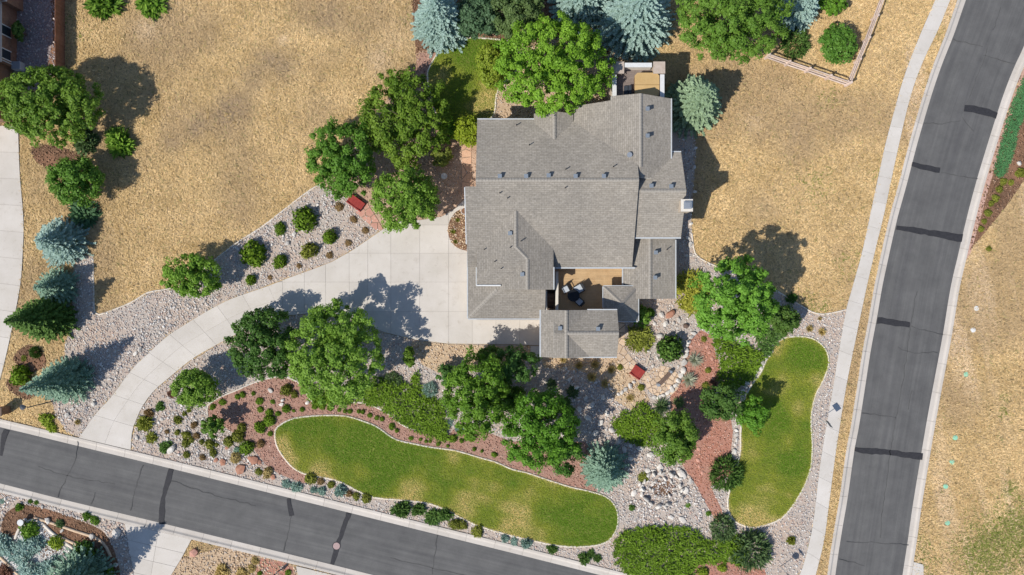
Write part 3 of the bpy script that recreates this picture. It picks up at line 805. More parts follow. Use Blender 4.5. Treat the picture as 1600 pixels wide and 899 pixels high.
def dryn(x, y):
    return .22 + .55 * blob(775, 130, 40) + .5 * blob(690, 120, 25) + .5 * blob(755, 165, 30) - .5 * blob(735, 85, 40)
lawn_grass('south_lawn_grass', lawn1, 'green lawn grass with yellow worn streaks beside the south road', dry1)
lawn_grass('east_lawn_grass', lawn2, 'kidney shaped lawn grass half yellowed beside the sidewalk', dry2)
lawn_grass('back_lawn_grass', lawnN, 'yellowing lawn grass behind the house', dryn)

# ---- loose stones and chips
OCT_V = np.array([(1, 0, 0), (0, 1, 0), (-1, 0, 0), (0, -1, 0), (0, 0, 1), (.0, 0, -1)], float)
OCT_F = np.array([(0, 1, 4), (1, 2, 4), (2, 3, 4), (3, 0, 4), (1, 0, 5), (2, 1, 5), (3, 2, 5), (0, 3, 5)])
def stones(P, size, z, colors, flatten=.5, elong=.5):
    n = len(P); a = RNG.random(n) * 2 * np.pi
    s = size * (0.5 + RNG.random(n) ** 2 * 1.3)
    v = OCT_V[None] * np.stack([s, s * (1 - elong * RNG.random(n)), s * flatten], 1)[:, None, :]
    v = v * (0.75 + .5 * RNG.random((n, 6, 1)))
    v[:, 4, :2] += (RNG.random((n, 2)) - .5) * s[:, None] * .9
    ca, sa = np.cos(a)[:, None], np.sin(a)[:, None]
    X = v[:, :, 0] * ca - v[:, :, 1] * sa; Y = v[:, :, 0] * sa + v[:, :, 1] * ca
    V = np.stack([X + P[:, :1], Y + P[:, 1:2], v[:, :, 2] + z + s[:, None] * flatten * .35], 2).reshape(-1, 3)
    F = (OCT_F[None] + (np.arange(n) * 6)[:, None, None]).reshape(-1, 3)
    return V, F, np.repeat(colors, 8, axis=0)
def palette(n, cols, wts, jit=.12):
    i = RNG.choice(len(cols), n, p=np.array(wts) / sum(wts))
    c = np.array(cols)[i] * (1 + jit * (RNG.random((n, 1)) * 2 - 1)); return c
GREY = [(0.64, 0.60, 0.56), (0.50, 0.46, 0.43), (0.36, 0.34, 0.34), (0.58, 0.46, 0.38), (0.74, 0.70, 0.65), (0.52, 0.37, 0.31)]
GW = [3, 3, 1.6, 3, 1.6, 1.0]
def cover(name, polys, label, dens, size, z, cols, wts, excl=(), mat=None, flatten=.5, elong=.5, fn=None):
    ps = np.vstack([rand_in(p, dens) for p in polys])
    for e in excl: ps = ps[~inside(ps[:, 0], ps[:, 1], e)]
    if fn is not None: ps = ps[RNG.random(len(ps)) < fn(ps[:, 0], ps[:, 1])]
    V, F, C_ = stones(ps, size, z, palette(len(ps), cols, wts), flatten, elong)
    o = link(name, fast_mesh(name, V, F, C_), mat or M_stone)
    tag(o, label, 'gravel' if mat is None else 'mulch', kind='stuff')
house_foot = GP([(760, 205), (1060, 205), (1060, 455), (985, 455), (985, 490), (960, 545), (760, 545)])
over = [lawn1, lawn2, redC, redD, redF, tanE, tanS, house_foot]
cover('gravel', [garden], 'mixed grey and pink gravel over the front garden beds', 58, .078, .05, GREY, GW, over, fn=lambda x, y: .4 + .9 * fbm(x, y, 2.0, 44))
cover('drive_gravel', [bedA], 'pale grey cobble gravel along the north side of the driveway', 60, .078, .05, GREY, GW, [], fn=lambda x, y: .45 + .9 * fbm(x, y, 2.0, 45))
cobA = GP([(100, 560), (140, 540), (200, 520), (260, 480), (330, 455), (345, 465), (290, 500), (220, 550), (160, 620), (125, 660), (85, 655), (100, 610)])
cover('cobbles', [cobA, GP([(960, 700), (1000, 680), (1060, 705), (1085, 760), (1112, 800), (1110, 828), (1000, 830), (970, 800), (985, 750)]), GP([(870, 560), (950, 600), (985, 640), (965, 690), (915, 680), (880, 620)]), GP([(360, 385), (420, 350), (480, 330), (500, 300), (530, 320), (470, 370), (400, 410)]), GP([(215, 660), (300, 600), (330, 660), (400, 720), (440, 750), (300, 715), (210, 695)])], 'pale river cobbles in drifts through the gravel beds', 15, .115, .055, GREY, [4, 3, 1.2, 1.6, 1.6, .5], [lawn1, redC, redD, house_foot, [tuple(p) for p in DN] + PAD[1:] + [tuple(p) for p in DS[::-1]]])
RED = [(0.51, 0.245, 0.16), (0.40, 0.18, 0.12), (0.58, 0.34, 0.25), (0.30, 0.15, 0.12), (0.66, 0.44, 0.35)]
REDC = [(0.46, 0.255, 0.19), (0.38, 0.20, 0.15), (0.54, 0.34, 0.27), (0.27, 0.15, 0.12), (0.60, 0.43, 0.35)]
cover('red_mulch', [redC, redF, redG], 'muted red brown mulch around the long lawn', 50, .07, .058, REDC, [4, 3, 3, 1.5, 1], [lawn1, lawn2, lawnN], None, .35, .6)
cover('orange_mulch', [redD], 'orange red mulch patch beside the stone patio', 50, .07, .058, RED, [4, 3, 3, 1, 1], [lawn1, lawn2], None, .35, .6)
BROWN = [(0.22, 0.12, 0.07), (0.14, 0.08, 0.05), (0.32, 0.19, 0.12), (0.38, 0.25, 0.17)]
cover('entry_stones', [entryW], 'reddish tan stones under the trees by the front walk', 30, .07, .055, [(0.62, 0.44, 0.32), (0.44, 0.29, 0.21), (0.70, 0.55, 0.43)], [3, 2, 1], [lawnN, redG])
cover('brown_mulch', [backm, mulchW, mulchW2, bedEast, southMulch], 'brown bark mulch chips in the tree beds', 38, .085, .055, BROWN, [3, 2, 3, 1], [lawnN], M_chip, .3, .7)
TAN = [(0.64, 0.47, 0.30), (0.52, 0.36, 0.23), (0.72, 0.56, 0.39), (0.58, 0.49, 0.41), (0.40, 0.28, 0.17)]
cover('tan_gravel', [tanE, tanS, tanN, southE], 'tan gravel near the porch, the garage and across the street', 38, .085, .055, TAN, [3, 2, 2, 2, 1], [lawnN])
cover('round_bed_stones', [halfbed], 'tan stones in the half round bed against the garage', 55, .085, .138, TAN, [3, 3, 1, 1, 2])
cover('side_yard_stones', [yardNW], 'purple grey gravel in the side yard by the wooden fence', 45, .09, .045, [(0.40, 0.36, 0.37), (0.30, 0.25, 0.26), (0.45, 0.33, 0.30), (0.5, 0.48, 0.48)], [3, 2, 1, 1])
cover('south_garden_stones', [southW], 'grey river stones of the garden across the south road', 40, .10, .05, GREY, GW, [southMulch, southWhite])
cover('white_stones', [southWhite], 'white stone chips around the blue conifers', 45, .09, .06, [(0.72, 0.70, 0.68), (0.6, 0.58, 0.57), (0.8, 0.78, 0.75)], [2, 1, 1])

# ================================================================== THE HOUSE
house = empty('house', 4, 4, 0)
tag(house, 'large house with grey shingle gable roofs in the middle of the plot', 'house')
HM = Matrix.Translation((-4, -4, 0))
def hpart(mb, name, mat, parent=None):
    mb.v = [(v[0] - 4, v[1] - 4, v[2]) for v in mb.v]
    return mb.build(name, mat, parent or house)
THK = 0.22
def roof(name, polys, thick=THK):
    key = {}; V = []; F = []; UV = []; mi = []
    def vid(p):
        k = tuple(round(c, 4) for c in p)
        if k not in key: key[k] = len(V); V.append(p)
        return key[k]
    edges = {}
    for pl in polys:
        idx = [vid(p) for p in pl]
        a, b, c_ = Vector(pl[0]), Vector(pl[1]), Vector(pl[2])
        n = (b - a).cross(c_ - a)
        if n.z < 0: idx = idx[::-1]; n = -n; pl = pl[::-1]
        n.normalize()
        h = Vector((-n.y, n.x, 0))
        h = h.normalized() if h.length > 1e-5 else Vector((1, 0, 0))
        up = n.cross(h)
        UV.append([(Vector(p).dot(h), Vector(p).dot(up)) for p in pl]); F.append(idx); mi.append(0)
        for i in range(len(idx)):
            e = (idx[i], idx[(i + 1) % len(idx)]); edges[e] = edges.get(e, 0) + 1
    nb = len(V)
    low = [(p[0], p[1], p[2] - thick) for p in V]
    Vt = list(V) + low
    for f in list(F):
        F.append([i + nb for i in f[::-1]]); UV.append([(0, 0)] * len(f)); mi.append(1)
    for (a, b) in list(edges):
        if (b, a) not in edges:
            F.append([b, a, a + nb, b + nb]); UV.append([(0, 0)] * 4); mi.append(1)
    me = bpy.data.meshes.new(name)
    me.from_pydata([(v[0] - 4, v[1] - 4, v[2]) for v in Vt], [], F)
    me.polygons.foreach_set('material_index', mi)
    ul = me.uv_layers.new(name='UVMap')
    flatuv = [c for f in UV for p in f for c in p]
    ul.data.foreach_set('uv', flatuv)
    me.update()
    return link(name, me, [M_roof, M_trim], house)
def gable_y(x0, x1, xr, zr, zw, ze, y0, y1):     # ridge runs along y
    return [[(x0, y0, zw), (xr, y0, zr), (xr, y1, zr), (x0, y1, zw)], [(xr, y0, zr), (x1, y0, ze), (x1, y1, ze), (xr, y1, zr)]]
def gable_x(y0, y1, yr, zr, zs, zn, x0, x1):     # ridge runs along x
    return [[(x0, y0, zs), (x1, y0, zs), (x1, yr, zr), (x0, yr, zr)], [(x0, yr, zr), (x1, yr, zr), (x1, y1, zn), (x0, y1, zn)]]
def wall_y(x0, x1, xr, zr, zw, ze, y0, y1, i=.45):
    mb = MB(); k0 = (zr - zw) / (xr - x0); k1 = (zr - ze) / (x1 - xr); d = .30
    mb.prism([(x0 + i, y0 + i), (xr, y0 + i), (x1 - i, y0 + i), (x1 - i, y1 - i), (xr, y1 - i), (x0 + i, y1 - i)], 0, [zw + k0 * i - d, zr - d, ze + k1 * i - d, ze + k1 * i - d, zr - d, zw + k0 * i - d])
    return hpart(mb, 'wall', M_stucco)
def wall_x(y0, y1, yr, zr, zs, zn, x0, x1, i=.45):
    mb = MB(); k0 = (zr - zs) / (yr - y0); k1 = (zr - zn) / (y1 - yr); d = .30
    mb.prism([(x0 + i, y0 + i), (x1 - i, y0 + i), (x1 - i, yr), (x1 - i, y1 - i), (x0 + i, y1 - i), (x0 + i, yr)], 0, [zs + k0 * i - d, zs + k0 * i - d, zr - d, zn + k1 * i - d, zn + k1 * i - d, zr - d])
    return hpart(mb, 'wall', M_stucco)
# main gable
MR, MY, MS = 7.3, 10.09, 0.472
def mz(y): return MR - MS * abs(y - MY)
N0, S0 = 16.45, 2.0
roof_main = roof('roof', [[(-3.4, MY, MR), (11.9, MY, MR), (11.9, N0, mz(N0)), (-3.4, N0, mz(N0))],
              [(-3.4, MY, MR), (-3.4, 9.5, mz(9.5)), (-4.4, 9.5, mz(9.5)), (-4.4, S0, mz(S0)), (11.9, S0, mz(S0)), (11.9, MY, MR)]])
wall_x(S0, N0, MY, MR, mz(S0), mz(N0), -3.4, 11.9)
# north-east wing over the tub deck
RX, RZ2, EZ, EXX, NY, WZ = 12.16, 6.65, 4.85, 15.42, 18.36, 4.45
kw_ = (RZ2 - WZ) / (RX - 6.1)
roof('roof', [[(6.1, 10.4, WZ), (RX, 10.4, RZ2), (RX, NY, RZ2), (9.5, NY, RZ2 - (RX - 9.5) * kw_), (9.5, NY - .4, RZ2 - (RX - 9.5) * kw_), (6.1, NY - .65, WZ)], [(RX, 10.4, RZ2), (EXX, 10.4, EZ), (EXX, NY, EZ), (RX, NY, RZ2)]])
hpart(MB().prism([(6.5, 12), (14.97, 12), (14.97, NY - .5), (RX, NY - .5), (6.5, NY - 1.1)], 0, [4.2, 4.75, 4.75, 6.3, 4.2]), 'wall', M_stucco)
# east wing with the chimney
roof('roof', gable_x(4.9, 13.2, 9.17, 6.6, 4.5, 4.55, 11.6, 16.5)); wall_x(4.9, 13.2, 9.17, 6.6, 4.5, 4.55, 11.0, 16.5)
# south-east wing
roof('roof', gable_y(11.15, 16.4, 13.65, 3.8, 2.65, 2.5, -1.12, 5.6)); wall_y(11.15, 16.4, 13.65, 3.8, 2.65, 2.5, -1.12, 5.6)
# garage: upper hipped roof, lower gable, skirt below
e_ = .472
H1z, H1x, H1y = 6.05, .37, 3.9
roof('roof', [[(H1x, 7.6, H1z), (H1x, H1y, H1z), (-3.46, H1y - 3.83, H1z - e_ * 3.83), (-3.46, 7.6, H1z - e_ * 3.83)],
              [(H1x, 7.6, H1z), (H1x, H1y, H1z), (4.03, H1y - 3.66, H1z - e_ * 3.66), (4.03, 7.6, H1z - e_ * 3.66)],
              [(H1x, H1y, H1z), (-3.46, H1y - 3.83, H1z - e_ * 3.83), (4.03, H1y - 3.66, H1z - e_ * 3.66)]])
roof('roof', gable_y(-3.46, 4.06, 1.5, H1z - e_ * 1.13 + .01, H1z - e_ * 1.13 + .01 - e_ * 4.96, H1z - e_ * (4.06 - H1x) + .01, -.2, 4.6))
sk = 2.75
roof('roof', [[(-4.4, -3.1, sk), (3.3, -3.1, sk), (3.3, .6, sk + e_ * 3.7), (-.7, .6, sk + e_ * 3.7)], [(-4.4, -3.1, sk), (-.7, .6, sk + e_ * 3.7), (-.7, 4.2, sk + e_ * 3.7), (-4.4, 4.2, sk)]])
hpart(MB().box(-3.9, 3.0, -2.65, 3.5, 0, 2.75), 'wall', M_stucco)
hpart(MB().prism([(-3.0, .1), (1.5, .1), (3.65, .1), (3.65, 6.5), (.4, 6.5), (-3.0, 6.5)], 0, [3.1, 5.1, 4.1, 4.1, 5.5, 3.9]), 'wall', M_stucco)
# entry block on the south
roof('roof', gable_y(2.8, 7.56, 5.18, 6.15, 4.85, 4.85, -6.75, -2.18)); wall_y(2.8, 7.56, 5.18, 6.15, 4.85, 4.85, -6.75, -2.18)
roof('roof', gable_x(-6.72, -2.2, -4.36, 6.14, 4.86, 4.95, 4.0, 10.2)); wall_x(-6.72, -2.2, -4.36, 6.14, 4.86, 4.95, 4.0, 10.2)
# small pyramid roof over the porch
ap = (10.85, -1.62, 3.95)
cs = [(9.12, -3.35, 3.05), (12.57, -3.35, 3.05), (12.57, .12, 3.05), (9.12, .12, 3.05)]
roof('roof', [[cs[i], cs[(i + 1) % 4], ap] for i in range(4)], .2)
for px_, py_ in ((9.4, -3.0), (12.2, -3.0), (12.2, -.2)):
    hpart(MB().box(px_ - .18, px_ + .18, py_ - .18, py_ + .18, 0, 3.0), 'porch_post', M_ivory)
# north dormer
roof('roof', gable_y(2.15, 6.0, 4.1, 5.35, 4.42, 4.42, 13.9, 17.0)); hpart(MB().prism([(2.5, 14.5), (5.6, 14.5), (5.6, 16.6), (4.1, 16.6), (2.5, 16.6)], 0, [4.3, 4.3, 4.3, 5.05, 4.3]), 'wall', M_stucco)

# gutters and flashings along the eaves
def gutter(a, b, wd=.11, h=.12, mat=None):
    return hpart(MB().bar(a, b, wd, h), 'gutter', mat or M_gutter)
gutter((-3.4, N0 + .06, mz(N0) - .03), (2.2, N0 + .06, mz(N0) - .03))
gutter((4.03, S0 - .06, mz(S0) - .03), (12.2, S0 - .06, mz(S0) + .0), .14)
gutter((15.48, 12.3, 4.84), (15.48, 18.36, 4.84)); gutter((15.25, 13.26, 4.52), (16.5, 13.26, 4.52)); gutter((11.7, 4.84, 4.47), (16.5, 4.84, 4.47), .14)
gutter((16.46, -1.1, 2.48), (16.46, 4.8, 2.48)); gutter((11.09, -1.1, 2.62), (11.09, 2.0, 2.62))
gutter((-4.46, -3.1, sk - .02), (-4.46, 4.2, sk - .02)); gutter((-4.4, -3.16, sk - .02), (3.3, -3.16, sk - .02)); gutter((-4.46, 4.25, 4.5), (-4.46, 9.45, 6.95), .09)
gutter((-3.52, .25, 3.25), (-3.52, 4.1, 3.25), .15, .1); gutter((-3.5, .2, 4.42), (-1.1, .2, 4.42), .13, .1, M_trim)
gutter((2.74, -6.75, 4.82), (2.74, -2.18, 4.82), .13); gutter((4.0, -6.78, 4.83), (10.2, -6.78, 4.83)); gutter((7.3, -2.14, 4.93), (10.2, -2.14, 4.93))
gutter((9.06, -2.0, 3.03), (9.06, .12, 3.03), .08, .1); gutter((12.63, -3.35, 3.03), (12.63, .12, 3.03), .08, .1); gutter((9.9, -3.41, 3.03), (12.57, -3.41, 3.03), .08, .1); gutter((9.12, .18, 3.03), (12.57, .18, 3.03), .07, .1)
gutter((4.1, -.2, 4.36), (4.1, 2.0, 4.36), .1)

# ridge and hip caps
def cap(a, b):
    a = Vector(a); b = Vector(b); d = (b - a).normalized(); s = d.cross(Vector((0, 0, 1))).normalized()
    mb = MB(); L = (b - a).length; n = max(1, int(L / .3)); wd = .17
    for i in range(n):
        p = a + d * (L * i / n); q_ = a + d * (L * (i + .96) / n)
        vs = [p - s * wd + Vector((0, 0, -.055)), p + Vector((0, 0, .03)), p + s * wd + Vector((0, 0, -.055)), q_ - s * wd + Vector((0, 0, -.035)), q_ + Vector((0, 0, .05)), q_ + s * wd + Vector((0, 0, -.035))]
        mb.add(vs, [(0, 1, 4, 3), (1, 2, 5, 4), (3, 4, 5), (2, 1, 0)])
    hpart(mb, 'ridge_cap', M_ridge)
cap((-3.4, MY, MR), (11.9, MY, MR)); cap((RX, 11.4, RZ2), (RX, NY, RZ2)); cap((12.2, 9.17, 6.6), (16.5, 9.17, 6.6)); cap((13.65, -1.1, 3.8), (13.65, 4.9, 3.8))
cap((H1x, 7.3, H1z), (H1x, H1y, H1z)); cap((H1x, H1y, H1z), (1.5, H1y - 1.13, H1z - e_ * 1.13)); cap((1.5, 2.7, H1z - e_ * 1.13), (1.5, -.2, H1z - e_ * 1.13))
cap((5.18, -6.75, 6.15), (5.18, -2.18, 6.15)); cap((5.2, -4.36, 6.15), (10.2, -4.36, 6.15)); cap((4.1, 14.3, 5.35), (4.1, 17.0, 5.35))
cap((-4.4, -3.1, sk), (-1.5, -.2, sk + e_ * 2.9))
for c_ in cs: cap(c_, ap)

# roof vents: (photo x, y, height) box vents and pipes
def roof_z(x, y):
    z = mz(y) if (-4.4 < x < 11.9 and S0 < y < N0) else 0
    if 6.1 < x < EXX and 10.4 < y < NY: z = max(z, RZ2 - kw_ * (RX - x) if x < RX else RZ2 - (RZ2 - EZ) / (EXX - RX) * (x - RX))
    if 11.6 < x < 16.5 and 4.9 < y < 13.2: z = max(z, 6.6 - .5 * abs(y - 9.17))
    if 11.15 < x < 16.4 and -1.1 < y < 5.6: z = max(z, 3.8 - .473 * abs(x - 13.65))
    if -3.46 < x < 4.03 and -.2 < y < 7.6: z = max(z, min(H1z - e_ * abs(x - H1x), H1z - e_ * max(0, H1y - y)), H1z - e_ * 1.13 - e_ * abs(x - 1.5))
    if 2.8 < x < 7.56 and -6.75 < y < -2.18: z = max(z, 6.15 - .546 * abs(x - 5.18))
    if 4 < x < 10.2 and -6.72 < y < -2.2: z = max(z, 6.14 - .55 * abs(y + 4.36))
    if -4.4 < x < 3.3 and -3.1 < y < 4.2: z = max(z, min(sk + e_ * (y + 3.1), sk + e_ * (x + 4.4)))
    return z
def on_roof(px, py):
    z = 5
    for _ in range(12):
        x, y = G(px, py, z); z = roof_z(x, y)
    return x, y, z
for px, py in ((781, 276), (822, 276), (857, 275), (899, 276), (943, 276), (1011, 213), (1011, 171), (1017, 291), (1048, 292), (797, 365), (816, 429), (1024, 395), (1023, 434), (875, 513), (934, 514)):
    x, y, z = on_roof(px, py)
    v = hpart(MB().box(x - .15, x + .15, y - .15, y + .15, z - .25, z + .24), 'roof_vent', M_metal)
    hpart(MB().box(x - .19, x + .19, y - .19, y + .19, z + .24, z + .28), 'vent_lid', M_ventlight, v)
for px, py in ((884, 265), (827, 227), (781, 302), (793, 310), (883, 294), (958, 261), (814, 377), (757, 390), (797, 387), (773, 409), (783, 420), (1042, 390), (1032, 373), (807, 196)):
    x, y, z = on_roof(px, py)
    hpart(MB().tube((x, y, z - .2), (x, y, z + .38), .05, .05, 8), 'vent_pipe', M_black)
x, y, z = on_roof(983, 243)
hpart(MB().tube((x, y, z - .2), (x, y, z + .3), .2, .2, 14).tube((x, y, z + .3), (x, y, z + .33), .25, .25, 14), 'flue_pipe', M_metal)
x, y, z = on_roof(897, 505 + 0)
# chimney on the east wing
ch = hpart(MB().box(15.95, 16.95, 7.2, 8.25, 0, 6.9), 'chimney', M_stucco)
hpart(MB().box(15.9, 17.0, 7.15, 8.3, 6.9, 7.05), 'chimney_cap', M_ivory, ch)
hpart(MB().box(16.12, 16.82, 7.38, 8.06, 7.05, 7.28).box(16.24, 16.7, 7.5, 7.94, 7.28, 7.32), 'chimney_cowl', M_metal, ch)
# doors and windows in the outer walls (seen from a lower or shifted viewpoint)
def opening(x0, x1, y0, y1, z0, z1, name='window', mat=None):
    wdw = hpart(MB().box(x0, x1, y0, y1, z0, z1), name, mat or M_glass)
    dx, dy = x1 - x0, y1 - y0
    if dx < dy: fr = MB().box(x0 - .02, x1 + .02, y0 - .09, y0, z0, z1).box(x0 - .02, x1 + .02, y1, y1 + .09, z0, z1).box(x0 - .02, x1 + .02, y0 - .09, y1 + .09, z1, z1 + .09).box(x0 - .02, x1 + .02, y0 - .09, y1 + .09, z0 - .09, z0)
    else: fr = MB().box(x0 - .09, x0, y0 - .02, y1 + .02, z0, z1).box(x1, x1 + .09, y0 - .02, y1 + .02, z0, z1).box(x0 - .09, x1 + .09, y0 - .02, y1 + .02, z1, z1 + .09).box(x0 - .09, x1 + .09, y0 - .02, y1 + .02, z0 - .09, z0)
    hpart(fr, 'frame', M_trim, wdw)
opening(-3.93, -3.86, -2.2, .4, .12, 2.3, 'garage_door', M_door); opening(-3.93, -3.86, .9, 3.3, .12, 2.3, 'garage_door', M_door)
for yy in (11.2, 14): opening(-2.98, -2.92, yy, yy + 1.3, 1.0, 2.5)
for yy in (6.0, 10.2): opening(16.02, 16.08, yy, yy + 1.3, 1.0, 2.6)
for xx in (5.0, 8.0): opening(xx, xx + 1.2, -6.3, -6.24, 1.2, 2.8)
opening(15.8, 15.86, 1.0, 2.6, 1.0, 2.5); opening(14.77, 14.84, 14.2, 15.8, 3.4, 5.0)
opening(-1.6, 1.6, -2.68, -2.62, .12, 2.3, 'garage_door', M_door)

# ---- upper deck with hot tub on the north end
DZ0 = 3.55
hpart(MB().box(9.95, 14.7, 17.5, 21.8, 0, DZ0 - .08), 'deck_base', M_stucco)
dk = hpart(MB().box(10.0, 14.65, 17.6, 21.75, DZ0 - .08, DZ0 - .04), 'deck_floor', M_joint)
for i in range(29):
    yb = 17.62 + i * .142
    hpart(MB().box(10.15, 14.55, yb, yb + .13, DZ0 - .04, DZ0), 'board', M_gdeck, dk)
par = hpart(MB().box(11.0, 13.65, 21.55, 21.88, DZ0 - .1, DZ0 + .95), 'parapet', M_ivory); hpart(MB().box(11.0, 13.65, 21.50, 21.93, DZ0 + .95, DZ0 + 1.01), 'coping', M_trim, par)
for xa, xb, xc, xd in ((9.85, 10.15, 9.8, 10.2), (14.5, 14.8, 14.45, 14.87)):
    par = hpart(MB().box(xa, xb, 17.2, 20.8, DZ0 - .1, DZ0 + .95), 'parapet', M_ivory); hpart(MB().box(xc, xd, 17.2, 20.8, DZ0 + .95, DZ0 + 1.01), 'coping', M_trim, par)
for cx in (10.35, 14.35):
    pil = hpart(MB().box(cx - .5, cx + .5, 21.0, 21.92, 0, DZ0 + 1.0), 'pillar', M_stucco)
    hpart(MB().box(cx - .58, cx + .58, 20.86, 22.02, DZ0 + 1.0, DZ0 + 1.09), 'pillar_cap', M_pinkstone, pil)

tub = empty('hot_tub', 13.2, 19.8, DZ0)
tag(tub, 'hot tub with a tan folding cover on the upper deck', 'hot tub')
def octa(x0, x1, y0, y1, c_): return [(x0 + c_, y0), (x1 - c_, y0), (x1, y0 + c_), (x1, y1 - c_), (x1 - c_, y1), (x0 + c_, y1), (x0, y1 - c_), (x0, y0 + c_)]
MB().prism(octa(-1.15, 1.15, -1.15, 1.15, .25), 0, .78).build('cabinet', flat('tub_cabinet', (0.20, 0.13, 0.09), .7), tub)
def half(y0, y1):
    p = octa(-1.2, 1.2, -1.2, 1.2, .28); p = clip_half(clip_half(p, 1, y0, True), 1, y1, False); return p
for y0, y1, zz in ((-1.3, -.02, .88), (.02, 1.3, .885)):
    pp = half(y0, y1); cv = MB().prism(pp, .78, [zz + (.05 if abs(q_[1]) < .1 else 0) for q_ in pp]).build('cover_half', M_tub, tub)
    cv['label'] = 'tan vinyl half of the folding tub cover'
MB().box(-.5, -.4, -1.27, -1.24, .3, .7).build('strap', M_black, tub)
st = empty('tub_steps', 11.4, 19.5, DZ0); tag(st, 'small dark slatted steps beside the hot tub', 'steps')
MB().box(-.32, .05, -.42, .42, 0, .2).build('tread', M_lamp, st); MB().box(.08, .36, -.42, .42, .2, .42).build('tread', M_lamp, st)
MB().box(.08, .36, -.40, .40, 0, .19).build('riser', M_black, st)

# ---- south terrace with chairs
ter = empty('terrace', 7.5, 0, 0); ter['kind'] = 'structure'
def tpart(mb, name, mat, parent=None):
    mb.v = [(v[0] - 7.5, v[1], v[2]) for v in mb.v]
    return mb.build(name, mat, parent or ter)
tpart(MB().box(4.4, 11.3, -3.2, 2.5, 0, 1.44), 'terrace_base', M_stucco)
tpart(MB().box(3.3, 4.38, -3.2, 2.5, 0, .35), 'stair_landing', M_bench)
for i in range(5): tpart(MB().box(3.5, 4.36, -.6 - .45 * (i + 1), -.6 - .45 * i - .03, .35, 1.35 - .2 * i), 'stair_tread', M_bench)
for i in range(33):
    yb = -2.9 + i * .16
    for xa, xb in ((4.72, 8.0 + (i % 3) * .6), (8.01 + (i % 3) * .6, 11.25)):
        tpart(MB().box(xa, xb, yb, yb + .15, 1.44, 1.5), 'deck_board', M_deck)
tpart(MB().box(4.4, 4.68, -2.4, 1.6, 1.44, 2.25), 'parapet', M_ivory)
tpart(MB().box(3.25, 3.5, -2.3, -.3, 0, 3.0), 'parapet', M_ivory)

def chair(x, y, rz, s, label):
    t = empty('patio_chair', x, y, 1.5, rz); tag(t, label, 'chair', 'patio chairs on the terrace')
    MB().box(-.30 * s, .30 * s, -.30 * s, .30 * s, .36, .48).build('seat_cushion', M_cush, t)
    MB().box(-.33 * s, .33 * s, -.33 * s, .33 * s, .30, .355).build('seat_frame', M_black, t)
    MB().add([(-.30 * s, .30 * s, .42), (.30 * s, .30 * s, .42), (.30 * s, .42 * s, .95), (-.30 * s, .42 * s, .95), (-.30 * s, .38 * s, .42), (.30 * s, .38 * s, .42), (.30 * s, .50 * s, .95), (-.30 * s, .50 * s, .95)],
             [(0, 1, 2, 3), (7, 6, 5, 4), (0, 4, 5, 1), (1, 5, 6, 2), (2, 6, 7, 3), (3, 7, 4, 0)]).build('backrest', M_black, t)
    for sx in (-1, 1):
        MB().box(sx * .36 * s - .03, sx * .36 * s + .03, -.33 * s, .40 * s, .60, .64).build('armrest', M_black, t)
        for sy in (-1, 1): MB().box(sx * .34 * s - .025, sx * .34 * s + .025, sy * .33 * s - .025, sy * .33 * s + .025, 0, .60).build('leg', M_black, t)
x, y = G(884, 452.5, 1.9); chair(x, y, R(28), .95, 'leftmost terrace chair with pale grey cushion, beside the white parapet')
x, y = G(904, 452, 1.9); chair(x, y, R(-60), 1.25, 'largest terrace chair with pale cushion, nearest the sunlit boards')
x, y = G(905, 471.5, 1.9); chair(x, y, R(-132), .95, 'southernmost terrace chair with grey cushion, in full shade')
x, y = G(896, 462, 2.1)
tb = empty('patio_table', x, y, 1.5); tag(tb, 'round dark table between the terrace chairs', 'table')
MB().tube((0, 0, .66), (0, 0, .70), .62, .62, 24).build('table_top', flat('smoked_glass', (0.015, 0.016, 0.018), .15), tb)
MB().tube((0, 0, .03), (0, 0, .66), .05, .05, 10).build('pedestal', M_black, tb); MB().tube((0, 0, 0), (0, 0, .03), .3, .28, 16).build('base', M_black, tb)

# ================================================================== NEIGHBOUR'S HOUSE (north-west corner)
nh = empty('neighbour_house', -54, 28, 0); tag(nh, 'stone faced corner of the neighbouring house at the top left edge', 'house')
def npart(mb, name, mat, parent=None):
    mb.v = [(v[0] + 54, v[1] - 28, v[2]) for v in mb.v]
    return mb.build(name, mat, parent or nh)
xE = G(27, 0)[0]; xE2 = G(37, 0)[0]
yA, yB, yC, yD = G(0, -60)[1], G(0, 18)[1], G(0, 108)[1], G(0, 192)[1]
npart(MB().box(-66, xE2, yB, yA, 0, 5.4), 'wall', M_brick); npart(MB().box(-66, xE, yC, yB, 0, 5.0), 'wall', M_brick); npart(MB().box(-66, xE - .5, yD, yC, 0, 4.4), 'wall', M_brick)
for x_, y0, y1, z in ((xE2, yB - .03, yA, 2.5), (xE, yC - .03, yB - .04, 2.3), (xE - .5, yD - .03, yC - .04, 2.0)): npart(MB().box(-60, x_ + .1, y0, y1, z, z + .22), 'trim_band', M_gutter)
for x0, x1, y0, y1, z in ((-66, xE2 + .05, yB - .05, yA, 5.4), (-66, xE + .05, yC - .05, yB, 5.0), (-66, xE - .45, yD - .05, yC - .1, 4.4)):
    npart(MB().box(x0, x1 + .12, y0 - .12, y1 + .1, z, z + .18), 'fascia', M_gutter)
    npart(MB().prism([(x0, y0 - .1), (x1, y0 - .1), (x1, y1), (x0, y1)], z + .18, [z + 4, z + .25, z + .25, z + 4]), 'roof', M_roof)
for yy in (yB - 2.2, yB - 4.6): 
    wnd = npart(MB().box(xE - .02, xE + .04, yy - .9, yy, 1.0, 2.5), 'window', M_glass); npart(MB().box(xE - .02, xE + .06, yy - 1.0, yy - .9, .9, 2.6).box(xE - .02, xE + .06, yy, yy + .1, .9, 2.6), 'frame', M_trim, wnd)
